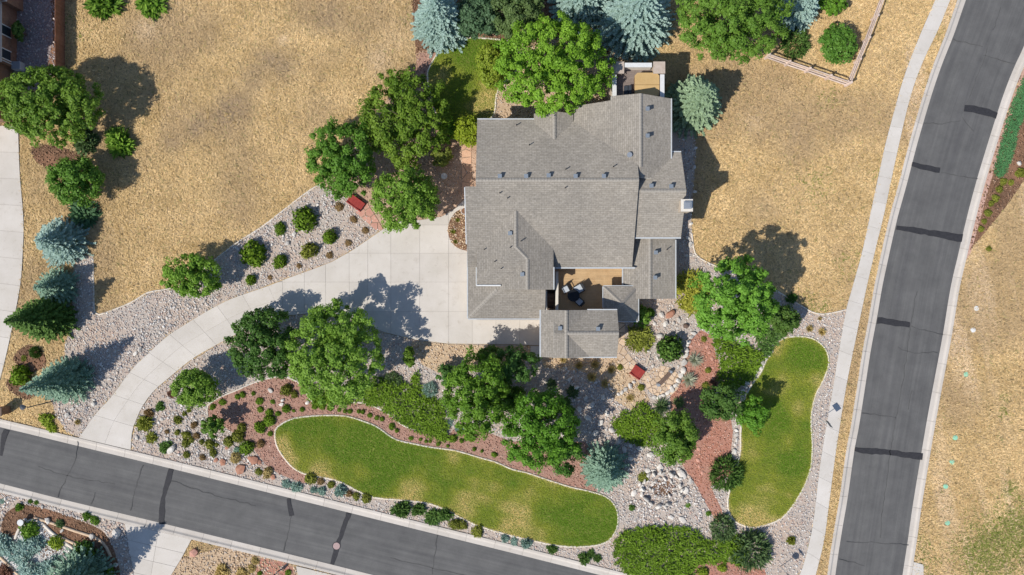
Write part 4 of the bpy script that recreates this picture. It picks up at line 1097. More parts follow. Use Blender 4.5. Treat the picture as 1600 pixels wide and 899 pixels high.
npart(MB().bar((xE + .06, yC + .2, 4.9), (xE + .06, yC + .2, .1), .09, .09), 'downpipe', M_gutter)
ac = empty('utility_box', G(33, 0)[0], G(0, 106)[1], 0.04); tag(ac, 'grey box unit against the neighbouring house wall', 'utility box')
MB().box(-.45, .45, -.4, .4, 0, .75).build('casing', M_gutter, ac); MB().box(-.4, .4, -.35, .35, .75, .79).build('lid', M_metal, ac)
# dark privacy fence beside the dry field
fx = G(102, 0)[0]; y0, y1 = G(0, 112)[1], G(0, -50)[1]
pf = empty('privacy_fence', fx, y1, 0); tag(pf, 'reddish brown wooden privacy fence at the top left, along the side yard', 'fence')
n = int((y1 - y0) / .15)
for i in range(n): MB().box(-.02, .02, y0 - y1 + i * .15, y0 - y1 + i * .15 + .14, .04, 1.62 + random.uniform(-.015, .015)).build('plank', M_dwood, pf)
for zz in (.4, .95, 1.45): MB().box(-.09, -.02, y0 - y1, 0, zz - .05, zz + .05).build('rail', M_wood, pf)
yy = y0 - y1
while yy < 0: MB().box(-.16, -.03, yy, yy + .12, 0, 1.7).build('post', M_wood, pf); yy += 2.4
xq = G(90, 0)[0]
MB().box(xq - fx, -.03, y0 - y1 - .06, y0 - y1 - .02, .05, 1.55).build('gate_panel', M_dwood, pf)

# ================================================================== PLANTS
def unit(v): return v / (np.linalg.norm(v, axis=-1, keepdims=True) + 1e-9)
def sphere(n):
    return unit(RNG.normal(size=(n, 3)))
def quads(P, D, N, L, W):
    """kites of length L along D, lying across N, starting at P"""
    D = unit(D); S = unit(np.cross(D, N)); L = np.asarray(L)[:, None]; W = np.asarray(W)[:, None]
    V = np.stack([P - D * L * .5, P + S * W * .5 - D * L * .05, P + D * L * .5, P - S * W * .5 - D * L * .05], 1).reshape(-1, 3)
    return V, np.arange(4 * len(P)).reshape(-1, 4)
UP = np.array((0, 0, 1.0))

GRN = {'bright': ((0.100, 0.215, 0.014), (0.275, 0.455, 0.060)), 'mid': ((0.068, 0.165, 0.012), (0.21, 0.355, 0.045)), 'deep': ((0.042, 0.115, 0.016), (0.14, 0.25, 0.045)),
       'grey': ((0.070, 0.130, 0.045), (0.170, 0.255, 0.105)), 'lime': ((0.16, 0.26, 0.012), (0.34, 0.43, 0.045)), 'yellow': ((0.24, 0.26, 0.02), (0.44, 0.42, 0.07)),
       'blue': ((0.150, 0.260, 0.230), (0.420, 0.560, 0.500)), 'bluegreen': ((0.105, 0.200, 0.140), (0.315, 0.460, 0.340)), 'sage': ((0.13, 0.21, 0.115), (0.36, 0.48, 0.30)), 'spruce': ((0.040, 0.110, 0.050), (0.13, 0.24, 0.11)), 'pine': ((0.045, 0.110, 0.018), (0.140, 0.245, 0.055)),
       'olive': ((0.130, 0.160, 0.015), (0.29, 0.31, 0.055)), 'juniper': ((0.078, 0.150, 0.008), (0.200, 0.325, 0.026)), 'brown': ((0.20, 0.12, 0.05), (0.38, 0.26, 0.12)), 'tan': ((0.40, 0.30, 0.11), (0.62, 0.49, 0.21)), 'rust': ((0.16, 0.075, 0.05), (0.30, 0.16, 0.11)),
       'silver': ((0.28, 0.31, 0.23), (0.55, 0.56, 0.45)), 'ornamental': ((0.045, 0.17, 0.055), (0.14, 0.33, 0.13))}

def trunk_mesh(h, r, lean=(0, 0), limbs=7, spread=1.5, top=.75):
    mb = MB(); z0 = 0; p = Vector((0, 0, -.1)); segs = 5; pts = [p]
    for i in range(1, segs + 1):
        t = i / segs
        pts.append(Vector((lean[0] * t + random.uniform(-.08, .08) * h * .05, lean[1] * t + random.uniform(-.08, .08) * h * .05, h * top * t)))
    for i in range(segs): mb.tube(pts[i], pts[i + 1], r * (1 - .75 * i / segs), r * (1 - .75 * (i + 1) / segs), 7)
    for k in range(limbs):
        i = random.randint(1, segs - 1); a = k * 2.4 + random.random(); b = pts[i]
        e = b + Vector((math.cos(a) * spread * random.uniform(.6, 1), math.sin(a) * spread * random.uniform(.6, 1), spread * random.uniform(.4, .8)))
        mb.tube(b, e, r * .42, r * .10, 5)
    return mb

def deciduous(name, label, px, py, rxp, ryp, m, h, pal, leaf=.19, cl=1.25, per=70, gap=.0, cat='tree', group=None, rot=0, vary=.22):
    cx, cy = G(px, py, m); f = (1 - m / CAM_H) / PPM
    rx, ry, rz = rxp * f, ryp * f, h - m
    root = empty(name, cx, cy, 0); tag(root, label, cat, group)
    rm = (rx * ry) ** .5
    n = int(4 * math.pi * rm * rm * cl * 1.05) + 20
    d = sphere(n * 2); d = d[d[:, 2] > -.35][:n]
    lump = 1 + vary * (2 * fbm(d[:, 0] * 2 + px, d[:, 1] * 2 + d[:, 2] * 1.7 + py, .55, 3, 2) - 1.05)
    fr = np.where(RNG.random(len(d)) < .60, .80 + .20 * RNG.random(len(d)), .25 + .55 * RNG.random(len(d))) * lump
    if gap:
        kp = fbm(d[:, 0] * 3 + py, d[:, 1] * 3 + d[:, 2] + px, .6, 12, 2) > gap; d = d[kp]; fr = fr[kp]
    rc = .30 + .36 * RNG.random(len(d)) * min(1, rm / 2.2)
    if rm < 1.6: rc *= .62
    keepc = (d[:, 2] > .0) | (RNG.random(len(d)) < .85); d = d[keepc]; fr = fr[keepc]; rc = rc[keepc]
    C0 = d * fr[:, None] * np.array((max(rx * 1.06 - .25, .3), max(ry * 1.06 - .25, .3), rz)) + np.array((0, 0, m))
    k = np.repeat(np.arange(len(d)), per)
    sd = sphere(len(k)); sd[:, 2] = np.abs(sd[:, 2]) * .9 - .15
    P = C0[k] + sd * rc[k][:, None] * (.45 + .55 * RNG.random(len(k)))[:, None]
    P[:, 2] = np.maximum(P[:, 2], .12)
    N = unit(.85 * sd + .40 * UP + .25 * d[k] + .42 * RNG.normal(size=(len(k), 3)))
    D = unit(np.cross(N, RNG.normal(size=(len(k), 3))))
    L = leaf * (.7 + .75 * RNG.random(len(k)))
    V, F = quads(P, D, N, L, L * .78)
    lo, hi = GRN[pal]
    t = np.clip(.35 * RNG.random(len(d))[k] + .45 * RNG.random(len(k)) + .25 * (fbm(C0[:, 0], C0[:, 1], 1.5, 7)[k] - .3), 0, 1)
    hue = np.array((random.uniform(.82, 1.14), random.uniform(.93, 1.07), random.uniform(.8, 1.3)))
    me = fast_mesh('crown', V, F, lerp(lo, hi, t) * hue)
    link('crown', me, M_leaf, root)
    trunk_mesh(h, .05 + .028 * h, (0, 0), 9 if rm > 2 else 5, rm * .62, .72).build('trunk', M_bark, root)
    return root

def spruce(name, label, bx, by, Rp, h, pal, cat='tree', group=None, dens=1.0, ex=.85, w=.15, droop=.16):
    x0, y0 = G(bx, by); Rm = Rp / PPM
    root = empty(name, x0, y0, 0); tag(root, label, cat, group)
    Ps, Ds, Ns, Ls, Ts = [], [], [], [], []
    z = .35; ph = 0
    while z < h * .985:
        r = Rm * (1 - (z / h)) ** ex * (0.9 + .2 * random.random()) + .06
        nb = max(5, int(2 * math.pi * r / .40 * dens)); ph += 1.3
        for b in range(nb):
            a = ph + 2 * math.pi * b / nb + random.uniform(-.16, .16)
            L = r * random.uniform(.72, 1.14)
            dv = np.array((math.cos(a), math.sin(a), 0)); sv = np.array((-dv[1], dv[0], 0))
            ns = max(2, int(L / .19))
            t = (np.arange(ns) + .6) / ns; t = t[t > .18] if ns > 4 else t
            zc = z - droop * L * t + .10 * L * t ** 3
            base = dv[None] * (L * t)[:, None]; base = np.column_stack([base[:, 0], base[:, 1], zc])
            for sgn in (-1, 0, 1):
                q = len(t)
                Ds.append(unit(dv[None] + sgn * sv[None] * (.75 + .4 * RNG.random((q, 1))) + UP[None] * (.02 + .28 * RNG.random((q, 1)))))
                wl = (.30 if sgn else .40) * (1.12 - .45 * t) * (.8 + .4 * RNG.random(q)) * min(1.0, .55 + L * .3)
                Ps.append(base + Ds[-1] * (wl * .45)[:, None]); Ls.append(wl)
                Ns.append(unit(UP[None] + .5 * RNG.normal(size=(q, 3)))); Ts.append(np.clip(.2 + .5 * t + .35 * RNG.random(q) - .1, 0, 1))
        z += .22 + .10 * random.random() + .05 * (h > 7)
    # leader
    for i in range(14):
        a = random.random() * 6.28
        Ps.append(np.array([(0, 0, h - .05 * i)])); Ds.append(np.array([(math.cos(a) * .5, math.sin(a) * .5, 1)])); Ns.append(sphere(1)); Ls.append(np.array([.3])); Ts.append(np.array([.8]))
    P = np.vstack(Ps); L = np.concatenate(Ls)
    P[:, 2] = np.maximum(P[:, 2], .1)
    V, F = quads(P, np.vstack(Ds), np.vstack(Ns), L, w * (.8 + .4 * RNG.random(len(L))))
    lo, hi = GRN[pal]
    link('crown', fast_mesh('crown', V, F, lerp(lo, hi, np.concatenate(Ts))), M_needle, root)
    trunk_mesh(h, .04 + .02 * h, (0, 0), 0, 0, .97).build('trunk', M_bark, root)
    return root

# --- small plants: a few shapes per kind, shared by all copies
VAR = {}
def plant_mesh(kind, pal, v):
    key = (kind, pal, v)
    if key in VAR: return VAR[key]
    lo, hi = GRN[pal]
    if kind == 'ball':        # clipped, dense
        n = 640; d = sphere(n); d[:, 2] = np.abs(d[:, 2]); r = .45 + .6 * RNG.random(n) ** .55
        r = r * (1 + .30 * (2 * fbm(d[:, 0] * 2 + v, d[:, 1] * 2 + v, .7, v, 2) - 1))
        P = d * r[:, None] * np.array((1, 1, .95)); N = unit(d + .7 * RNG.normal(size=(n, 3))); D = np.cross(N, RNG.normal(size=(n, 3)))
        L = .20 + .12 * RNG.random(n); W = L * .7
    elif kind == 'juniper':   # feathery sprays pointing up and out
        n = 520; d = sphere(n); d[:, 2] = np.abs(d[:, 2]) * .9; r = .35 + .6 * RNG.random(n) ** .6
        r = r * (1 + .35 * (2 * fbm(d[:, 0] * 2 + 3 * v, d[:, 1] * 2 + v, .6, v, 2) - 1))
        P = d * r[:, None] * np.array((.95, .95, .75)); D = unit(d * np.array((1, 1, .4)) + .35 * RNG.normal(size=(n, 3)) + UP * .25); N = UP[None] + .5 * RNG.normal(size=(n, 3))
        L = .34 + .2 * RNG.random(n); W = .11 + .06 * RNG.random(n)
    elif kind == 'mugo':      # long needles radiating from many shoots
        n = 900; d = sphere(n); d[:, 2] = np.abs(d[:, 2]) * .95; r = .45 + .5 * RNG.random(n) ** .5
        r = r * (1 + .2 * (2 * fbm(d[:, 0] * 2 + 3 * v, d[:, 1] * 2 + v, .5, v, 2) - 1))
        P = d * r[:, None] * np.array((.95, .95, .8)); D = unit(d + .45 * RNG.normal(size=(n, 3)) + UP * .1); N = RNG.normal(size=(n, 3))
        L = .26 + .14 * RNG.random(n); W = .05 + .03 * RNG.random(n)
    elif kind == 'tuft':      # arching grass clump
        n = 260; a = RNG.random(n) * 6.283; el = .25 + 1.1 * RNG.random(n)
        D = np.stack([np.cos(a) * np.cos(el), np.sin(a) * np.cos(el), np.sin(el)], 1); L = .7 + .35 * RNG.random(n)
        P = D * (L * .5)[:, None]; N = UP[None] + .3 * RNG.normal(size=(n, 3)); W = .07 + .03 * RNG.random(n)
    elif kind == 'yucca':     # stiff sword leaves
        n = 120; a = RNG.random(n) * 6.283; el = .05 + 1.25 * RNG.random(n)
        D = np.stack([np.cos(a) * np.cos(el), np.sin(a) * np.cos(el), np.sin(el)], 1); L = .8 + .25 * RNG.random(n)
        P = D * (L * .5)[:, None]; N = UP[None] + .15 * RNG.normal(size=(n, 3)); W = .06 + .03 * RNG.random(n)
    V, F = quads(P, D, N, L, W)
    V[:, 2] = np.maximum(V[:, 2], .0)
    t = np.clip(.8 * RNG.random(len(P)) + .2 * P[:, 2], 0, 1)
    me = fast_mesh(kind + '_foliage', V, F, lerp(lo, hi, t)); me.materials.append(M_shrub)
    VAR[key] = me
    return me
def plant(name, label, kind, pal, px, py, rp, hr=.9, group=None, cat='shrub', z0=.06, ry=None):
    """px, py, rp: outline centre and radius in the photo; hr: height over radius"""
    r = rp / PPM * (.86 if kind == 'juniper' else .95); h = r * hr
    x, y = G(px, py, h * .5)
    o = bpy.data.objects.new(name, plant_mesh(kind, pal, random.randint(0, 4)))
    COL.objects.link(o); o.location = (x, y, z0 - .02)
    o.scale = (r * random.uniform(.85, 1.15), (ry / PPM if ry else r) * random.uniform(.85, 1.15), h * random.uniform(.85, 1.2)); o.rotation_euler = (0, 0, random.random() * 6.28 if not ry else 0)
    tag(o, label, cat, group)
    return o
ORD = ['first', 'second', 'third', 'fourth', 'fifth', 'sixth', 'seventh', 'eighth', 'ninth', 'tenth', 'eleventh', 'twelfth', 'thirteenth', 'fourteenth', 'fifteenth', 'sixteenth', 'seventeenth', 'eighteenth', 'nineteenth', 'twentieth']
ORD += ['twenty-' + w_ for w_ in ORD[:9]] + ['thirtieth'] + ['thirty-' + w_ for w_ in ORD[:9]] + ['fortieth']
def row(items, name, kind, pal, desc, place, group, hr=.9, cat='shrub', axis=0, start='the left', z0=.06):
    items = sorted(items, key=lambda i: i[axis])
    for i, it in enumerate(items):
        who = ORD[i] if len(items) > 1 else 'single'
        lab = ('%s %s from %s, %s' % (desc, who, start, place)) if len(items) > 1 else '%s %s' % (desc, place)
        k = it[3] if len(it) > 3 else (kind, pal)
        plant(name, lab, k[0], k[1], it[0], it[1], it[2], hr, group, cat, z0)

def spreading(name, label, poly, h, pal, dens=26, per=4, L=.5, W=.13, cat='shrub', group=None, steep=.9, mat=None):
    pl = GP(poly); sm = smooth(pl, True, 3)
    c0 = np.mean(pl, axis=0)
    P2 = rand_in(sm, dens); d = edge_dist(P2[:, 0], P2[:, 1], sm)
    hh = h * (1 - np.exp(-d / steep)) * (.6 + .8 * fbm(P2[:, 0], P2[:, 1], 1.1, 21)) + .12
    k = np.repeat(np.arange(len(P2)), per); n = len(k)
    a = RNG.random(n) * 6.283; el = .05 + .65 * RNG.random(n)
    D = np.stack([np.cos(a) * np.cos(el), np.sin(a) * np.cos(el), np.sin(el)], 1)
    Pz = hh[k] * (.45 + .55 * RNG.random(n))
    P = np.column_stack([P2[k] - c0 + RNG.normal(0, .08, (n, 2)), Pz + .06])
    ln = L * (.6 + .7 * RNG.random(n))
    P = P + D * (ln * .4)[:, None]
    V, F = quads(P, D, UP[None] + .45 * RNG.normal(size=(n, 3)), ln, W * (.7 + .6 * RNG.random(n)))
    V[:, 2] = np.maximum(V[:, 2], .05)
    lo, hi = GRN[pal]
    t = np.clip(.55 * RNG.random(n) + .5 * fbm(P2[:, 0], P2[:, 1], .9, 4)[k], 0, 1)
    o = link(name, fast_mesh(name, V, F, lerp(lo, hi, t)), mat or M_needle)
    o.location = (c0[0], c0[1], 0)
    tag(o, label, cat, group)
    return o

# ---- deciduous trees
DT = [
 ('dense broad dark green tree by the neighbouring driveway, top left', 80, 166, 79, 60, 3.8, 6.4, 'mid', dict(leaf=.2, cl=1.6, vary=.14)),
 ('bushy green tree beside a brown mulch patch near the left driveway', 120, 284, 42, 36, 2.4, 4.3, 'mid', dict(cl=1.8)),
 ('small leafy tree at the field edge above the curved driveway', 302, 431, 46, 33, 2.3, 4.0, 'bright', dict(cl=1.4)),
 ('small bright green tree in the gravel south of the curved driveway', 305, 607, 33, 31, 2.5, 4.2, 'bright', dict(cl=1.7)),
 ('dark green tree on the inner bend of the driveway', 412, 538, 53, 56, 2.8, 4.9, 'deep', dict(cl=1.4)),
 ('largest bright green tree shading the driveway', 525, 551, 75, 77, 3.9, 6.8, 'bright', dict(cl=1.5)),
 ('round green tree south of the garage, left of a pair', 746, 616, 53, 66, 4.1, 7.2, 'mid', dict(cl=1.5)),
 ('round green tree above the lawn, right of a pair', 843, 672, 58, 60, 4.5, 7.8, 'mid', dict(cl=1.5)),
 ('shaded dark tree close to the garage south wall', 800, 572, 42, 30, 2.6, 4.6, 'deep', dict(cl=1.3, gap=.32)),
 ('thin ragged tree beside the blue spruce at the lawn end', 884, 712, 28, 32, 2.6, 4.4, 'deep', dict(cl=1.0, gap=.42)),
 ('dark green tree at the field edge, leftmost of the three by the front walk', 535, 250, 56, 60, 3.0, 5.4, 'mid', dict(cl=1.3)),
 ('tallest tree of the three by the front walk, with bare twigs showing', 632, 186, 71, 73, 2.8, 4.9, 'mid', dict(cl=1.25)),
 ('bright round tree overhanging the top of the driveway', 634, 313, 53, 50, 3.6, 6.0, 'bright', dict(cl=1.4)),
 ('wide bright tree overhanging the roof behind the house', 863, 104, 91, 77, 5.4, 9.0, 'bright', dict(cl=1.4, leaf=.19)),
 ('big leafy tree at the top edge, right of the blue spruces', 1140, 36, 86, 58, 4.8, 8.2, 'mid', dict(cl=1.5)),
 ('bright yellow green tree east of the house with a long shadow', 1148, 470, 62, 65, 5.8, 9.4, 'bright', dict(cl=1.5, leaf=.215)),
 ('leafy tree below the stone patio beside the red mulch', 1056, 682, 36, 42, 2.8, 4.8, 'mid', dict(cl=1.5)),
 ('dark low tree at the upper west edge of the kidney lawn', 1128, 628, 37, 28, 2.2, 3.9, 'deep', dict(cl=1.4)),
 ('small open tree overhanging the kidney lawn', 1176, 648, 24, 32, 2.4, 4.2, 'mid', dict(cl=1.0, gap=.4)),
 ('dark leafy bush tucked under the bright tree by the side gravel', 1222, 500, 28, 24, 1.5, 2.6, 'deep', dict(cl=1.5)),
]
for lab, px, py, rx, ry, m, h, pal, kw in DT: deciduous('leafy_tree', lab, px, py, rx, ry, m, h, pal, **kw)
SHD = [
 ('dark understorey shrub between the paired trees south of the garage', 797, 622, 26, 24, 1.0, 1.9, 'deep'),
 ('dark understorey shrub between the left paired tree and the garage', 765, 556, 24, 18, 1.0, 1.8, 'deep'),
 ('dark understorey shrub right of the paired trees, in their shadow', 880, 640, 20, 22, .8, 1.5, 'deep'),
 ('low shaded shrub east of the three trees by the front walk', 690, 245, 18, 18, .8, 1.5, 'olive'),
 ('lime green shrub at the left side of the tree behind the house', 766, 104, 22, 36, 1.8, 3.2, 'lime'),
 ('yellow green shrub at the northwest corner of the house', 733, 205, 26, 24, 1.6, 2.8, 'lime'),
 ('round green shrub with a dark shadow on the red mulch', 335, 666, 20, 19, 1.7, 3.0, 'mid'),
 ('upright green shrub at the driveway edge east of the largest tree', 640, 557, 12, 18, 1.2, 2.2, 'mid'),
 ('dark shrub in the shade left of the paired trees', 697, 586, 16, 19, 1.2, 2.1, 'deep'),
 ('green shrub inside the corner of the rail fence', 1310, 70, 29, 31, 1.3, 2.4, 'mid'),
 ('green shrub at the top edge inside the rail fence', 1302, 4, 24, 20, 1.3, 2.3, 'mid'),
 ('dark shrub at the house wall inside the side yard', 31, 50, 11, 17, 1.0, 1.9, 'deep'),
 ('shaded leafy shrub behind the porch corner', 1003, 495, 16, 18, .8, 1.5, 'mid'),
 ('dark shrub in the mulch under the lime shrub near the front walk', 700, 205, 18, 22, 1.0, 1.9, 'mid'),
]
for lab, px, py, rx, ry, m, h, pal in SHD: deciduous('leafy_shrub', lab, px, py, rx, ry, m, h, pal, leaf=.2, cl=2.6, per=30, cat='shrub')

# ---- conifers
SP = [
 ('tall blue green spruce leaning over the gravel by the left lamp post', 116, 592, 34, 8.0, 'bluegreen', {}),
 ('pale blue spruce on the left between the dry field and neighbouring driveway', 106, 380, 40, 4.8, 'blue', {}),
 ('low blue green spruce just above the dark conifer on the left', 99, 449, 31, 4.4, 'bluegreen', {}),
 ('dark green conifer overhanging the neighbouring driveway', 90, 497, 38, 7.6, 'pine', dict(w=.2)),
 ('pale blue spruce at the top edge beside the dry field', 690, 44, 42, 7.0, 'blue', dict(ex=.6, w=.19)),
 ('smaller blue spruce at the top edge above the big bright tree', 905, 8, 44, 6.0, 'blue', dict(w=.2, ex=.6)),
 ('largest blue spruce, behind the tub deck at the top edge', 985, 38, 62, 8.0, 'blue', dict(w=.22, ex=.65)),
 ('blue spruce at the top edge inside the rail fence', 1236, 22, 34, 5.5, 'blue', dict(w=.2, ex=.6)),
 ('grey green spruce standing against the east wall by the tub deck', 1078, 168, 42, 6.6, 'sage', dict(w=.26, ex=.6)),
 ('blue spruce at the east end of the long lawn', 943, 728, 38, 5.6, 'bluegreen', {}),
 ('tall blue spruce at the bottom edge shading the neighbouring driveway', 138, 900, 48, 10.2, 'bluegreen', {}),
]
for lab, bx, by, Rp, h, pal, kw in SP: spruce('spruce_tree', lab, bx, by, Rp, h, pal, **kw)

deciduous('pine_tree', 'soft green pine at the top edge, left one behind the back lawn', 750, 26, 40, 36, 2.4, 4.2, 'grey', leaf=.2, cl=1.7)
deciduous('pine_tree', 'soft green pine at the top edge, right one behind the back lawn', 806, 20, 46, 42, 2.8, 4.8, 'grey', leaf=.2, cl=1.7)
# ---- spreading ground covers
spreading('spreading_juniper', 'dark green spreading juniper mat above the long lawn', [(562, 628), (572, 598), (600, 590), (640, 600), (646, 580), (655, 585), (662, 612), (690, 630), (697, 655), (700, 688), (675, 684), (650, 672), (625, 660), (605, 645), (585, 634)], .55, 'juniper', dens=34, L=.40, W=.11)
spreading('spreading_juniper', 'wide spreading juniper mat at the bottom edge below the dry pond', [(958, 860), (963, 842), (978, 828), (1000, 824), (1020, 821), (1050, 823), (1085, 827), (1100, 840), (1112, 846), (1125, 838), (1150, 836), (1168, 850), (1160, 882), (1130, 876), (1110, 880), (1085, 884), (1078, 908), (1020, 910), (985, 898), (965, 882)], .6, 'juniper', dens=34, L=.40, W=.11)
spreading('spreading_juniper', 'spreading juniper beside the yuccas south of the stone patio', [(957, 656), (965, 646), (985, 641), (1003, 628), (1018, 640), (1032, 652), (1040, 662), (1036, 690), (1010, 697), (985, 690), (960, 674)], .6, 'juniper', dens=34, L=.40, W=.11)
spreading('spreading_juniper', 'spreading juniper between the red mulch and the kidney lawn', [(1113, 532), (1125, 529), (1150, 535), (1180, 545), (1194, 556), (1186, 572), (1175, 590), (1150, 606), (1130, 611), (1120, 592), (1126, 570), (1119, 550)], .6, 'juniper', dens=34, L=.40, W=.11)
spreading('golden_shrub', 'yellow green feathery shrub beside the bright east tree', [(1052, 440), (1062, 428), (1080, 425), (1098, 432), (1108, 450), (1104, 475), (1095, 495), (1075, 490), (1062, 478), (1052, 462)], 1.3, 'yellow', L=.6)
spreading('golden_shrub', 'yellow green shrub by the porch walk', [(979, 528), (985, 512), (1000, 508), (1015, 512), (1019, 528), (1014, 544), (1000, 549), (985, 546), (978, 538)], .9, 'olive')
spreading('ornamental_grass', 'blue green ornamental grass strip east of the road', [(1606, 112), (1590, 138), (1577, 170), (1567, 205), (1558, 240), (1552, 262), (1556, 277), (1566, 275), (1575, 258), (1583, 232), (1590, 200), (1605, 165)], .28, 'ornamental', dens=110, L=.22, W=.05, steep=.3, cat='grass')
spreading('creeping_blue_conifer', 'sprawling pale blue conifer among white stones, bottom left', [(-4, 838), (12, 835), (22, 850), (38, 843), (64, 838), (72, 855), (48, 868), (62, 882), (88, 868), (92, 890), (55, 905), (35, 899), (32, 880), (12, 868), (-4, 858)], 1.1, 'blue', dens=30, L=.45, W=.14)
spreading('spreading_juniper', 'low juniper under the round tree left of the long lawn end', [(486, 626), (492, 615), (510, 612), (545, 618), (560, 626), (540, 631), (510, 631), (495, 634)], .5, 'juniper')
spreading('spreading_juniper', 'juniper in the gravel under the bright east tree', [(1180, 520), (1195, 512), (1215, 515), (1222, 528), (1208, 538), (1198, 555), (1188, 550)], .8, 'pine')

# ---- single shrubs with their own look
P1 = [
 ('grey green juniper below the dense tree, top left', 'juniper', 'grey', 130, 220, 28, .8), ('green juniper beside the field, right of the grey one, top left', 'juniper', 'mid', 184, 222, 26, .9),
 ('small pine in the mulch ring on the left', 'mugo', 'pine', 53, 551, 12, 1.0), ('clipped round topiary in the mulch ring on the left', 'ball', 'juniper', 29, 588, 15, 1.3), ('tiny green plant beside the small pine in the mulch ring', 'juniper', 'olive', 37, 560, 6, .7),
 ('left juniper at the top edge of the dry field', 'juniper', 'mid', 158, 2, 34, .8), ('right juniper at the top edge of the dry field', 'juniper', 'mid', 232, -1, 32, .7),
 ('dark round shrub beside the rail fence at the top', 'mugo', 'pine', 1246, 64, 28, .9), ('dark green rounded pine west of the stone arc', 'ball', 'deep', 1048, 545, 24, 1.2),
 ('dark mugo pine on the west edge of the kidney lawn', 'mugo', 'pine', 1138, 742, 37, .9), ('grey green mugo pine at the southwest tip of the kidney lawn', 'mugo', 'grey', 1131, 828, 25, .9), ('large grey green mugo pine at the bottom right of the garden', 'mugo', 'grey', 1177, 864, 37, .9),
 ('blue grey juniper on the right side of the juniper mat', 'mugo', 'blue', 671, 610, 16, .8), ('grey green juniper under the largest bright tree', 'mugo', 'grey', 614, 596, 16, .8), ('pale blue juniper at the foot of the paired trees, upper', 'juniper', 'blue', 702, 662, 8, .8), ('pale blue juniper at the foot of the paired trees, lower', 'juniper', 'blue', 718, 671, 9, .8),
 ('small green shrub with pointed shadow in the corner gravel', 'juniper', 'olive', 1237, 846, 9, 1.2), ('yellow shrub at the bottom edge, right one in the pink mulch', 'ball', 'lime', 1129, 888, 7, .9), ('yellow shrub at the bottom edge, left one in the pink mulch', 'ball', 'lime', 1098, 895, 9, .8),
 ('dark round cushion plant between lawn end and dry pond', 'ball', 'deep', 987, 794, 6, .9), ('yellow green cushion plant above the dry pond', 'ball', 'olive', 1005, 746, 8, .5), ('small green plant south of the dry pond', 'ball', 'mid', 1075, 790, 4, .7), ('small green plant near the lower red mulch tip', 'ball', 'mid', 1107, 803, 5, .7),
 ('dark shrub in tree shade at the side gravel edge', 'juniper', 'deep', 1238, 466, 12, .8), ('brown bush at the bottom left corner', 'juniper', 'rust', 6, 896, 16, .8),
 ('dark green conifer shrub below the bushy tree on the left', 'juniper', 'spruce', 128, 332, 30, .6),
 ('purple brown shrub at the east edge of the red mulch patch', 'juniper', 'rust', 1112, 602, 9, .8),
]
for lab, kind, pal, px, py, r, hr in P1: plant('rounded_shrub' if kind == 'ball' else ('mugo_pine' if kind == 'mugo' else 'juniper'), lab, kind, pal, px, py, r, hr)
for lab, px, py, r in (('silvery yucca, upper one beside the stone arc', 1087, 563, 15), ('silvery yucca, lower one beside the stone arc', 1077, 594, 19), ('green yucca beside the spreading juniper', 1034, 636, 19), ('pale yucca right of the green yucca', 1062, 630, 14)):
    plant('yucca', lab, 'yucca', 'silver' if 'green' not in lab else 'grey', px, py, r, .8, 'yuccas', 'yucca')
for lab, px, py, r in (('left tan ornamental grass above the kidney lawn', 1265, 514, 8), ('right tan ornamental grass above the kidney lawn', 1285, 519, 9), ('tan grass tuft beside the driveway mouth', 121, 660, 7), ('small tan tuft at the tip of the side gravel', 1281, 498, 5)):
    plant('grass_tuft', lab, 'tuft', 'tan', px, py, r, .8, 'tan grass tufts', 'grass')
B = ('ball', 'juniper'); O = ('juniper', 'olive'); BR = ('ball', 'brown'); BL = ('juniper', 'blue'); DG = ('juniper', 'deep'); T_ = ('ball', 'tan'); BO = ('ball', 'olive')
row([(475, 342, 18), (437, 357, 10), (515, 371, 13), (482, 392, 14, BO), (437, 409, 12), (394, 397, 20), (391, 437, 10)], 'rounded_shrub', 'ball', 'juniper', 'round green shrub', 'in gravel north of the driveway', 'round shrubs in the north gravel', 1.1)
row([(571, 360, 6), (553, 343, 6), (544, 380, 6), (530, 323, 7), (515, 399, 6), (467, 416, 5), (422, 434, 4)], 'perennial', 'ball', 'brown', 'small brown tussock', 'in gravel north of the driveway', 'brown tussocks in the north gravel', .7)
row([(232, 646, 10, ('juniper', 'brown')), (225, 662, 15), (236, 685, 11), (249, 636, 10, DG), (268, 616, 9, ('juniper', 'rust')), (277, 657, 9), (288, 647, 5), (295, 642, 5)], 'perennial', 'juniper', 'olive', 'olive shrub', 'beside the driveway mouth', 'shrubs beside the driveway mouth')
row([(261, 675, 4, BR), (277, 676, 5), (291, 680, 7), (307, 681, 6, BR), (303, 664, 6, BR), (290, 693, 7), (299, 688, 5), (315, 691, 5), (327, 695, 10), (333, 708, 7), (338, 695, 4), (291, 711, 6), (258, 699, 12, DG), (357, 690, 8), (371, 683, 11), (377, 669, 8), (370, 703, 5, ('ball', 'bluegreen')), (385, 700, 12, B), (368, 716, 9, T_), (404, 738, 6), (418, 739, 9, T_), (316, 715, 5, BR)], 'cushion_plant', 'ball', 'olive', 'small cushion plant', 'in gravel between driveway and road', 'cushion plants in the white gravel', .85, 'plant')
row([(332, 636, 5), (347, 629, 6), (371, 620, 5), (379, 617, 5), (396, 615, 4), (405, 627, 7), (407, 640, 5), (420, 645, 6), (421, 658, 10), (434, 647, 5), (406, 668, 10), (422, 678, 5), (407, 694, 7, BR), (426, 628, 4), (447, 639, 7), (459, 642, 3), (472, 640, 4), (447, 610, 11, BO), (460, 617, 6, BO)], 'cushion_plant', 'ball', 'juniper', 'small green cushion plant', 'in red mulch west of the lawn', 'cushion plants in the west red mulch', .85, 'plant')
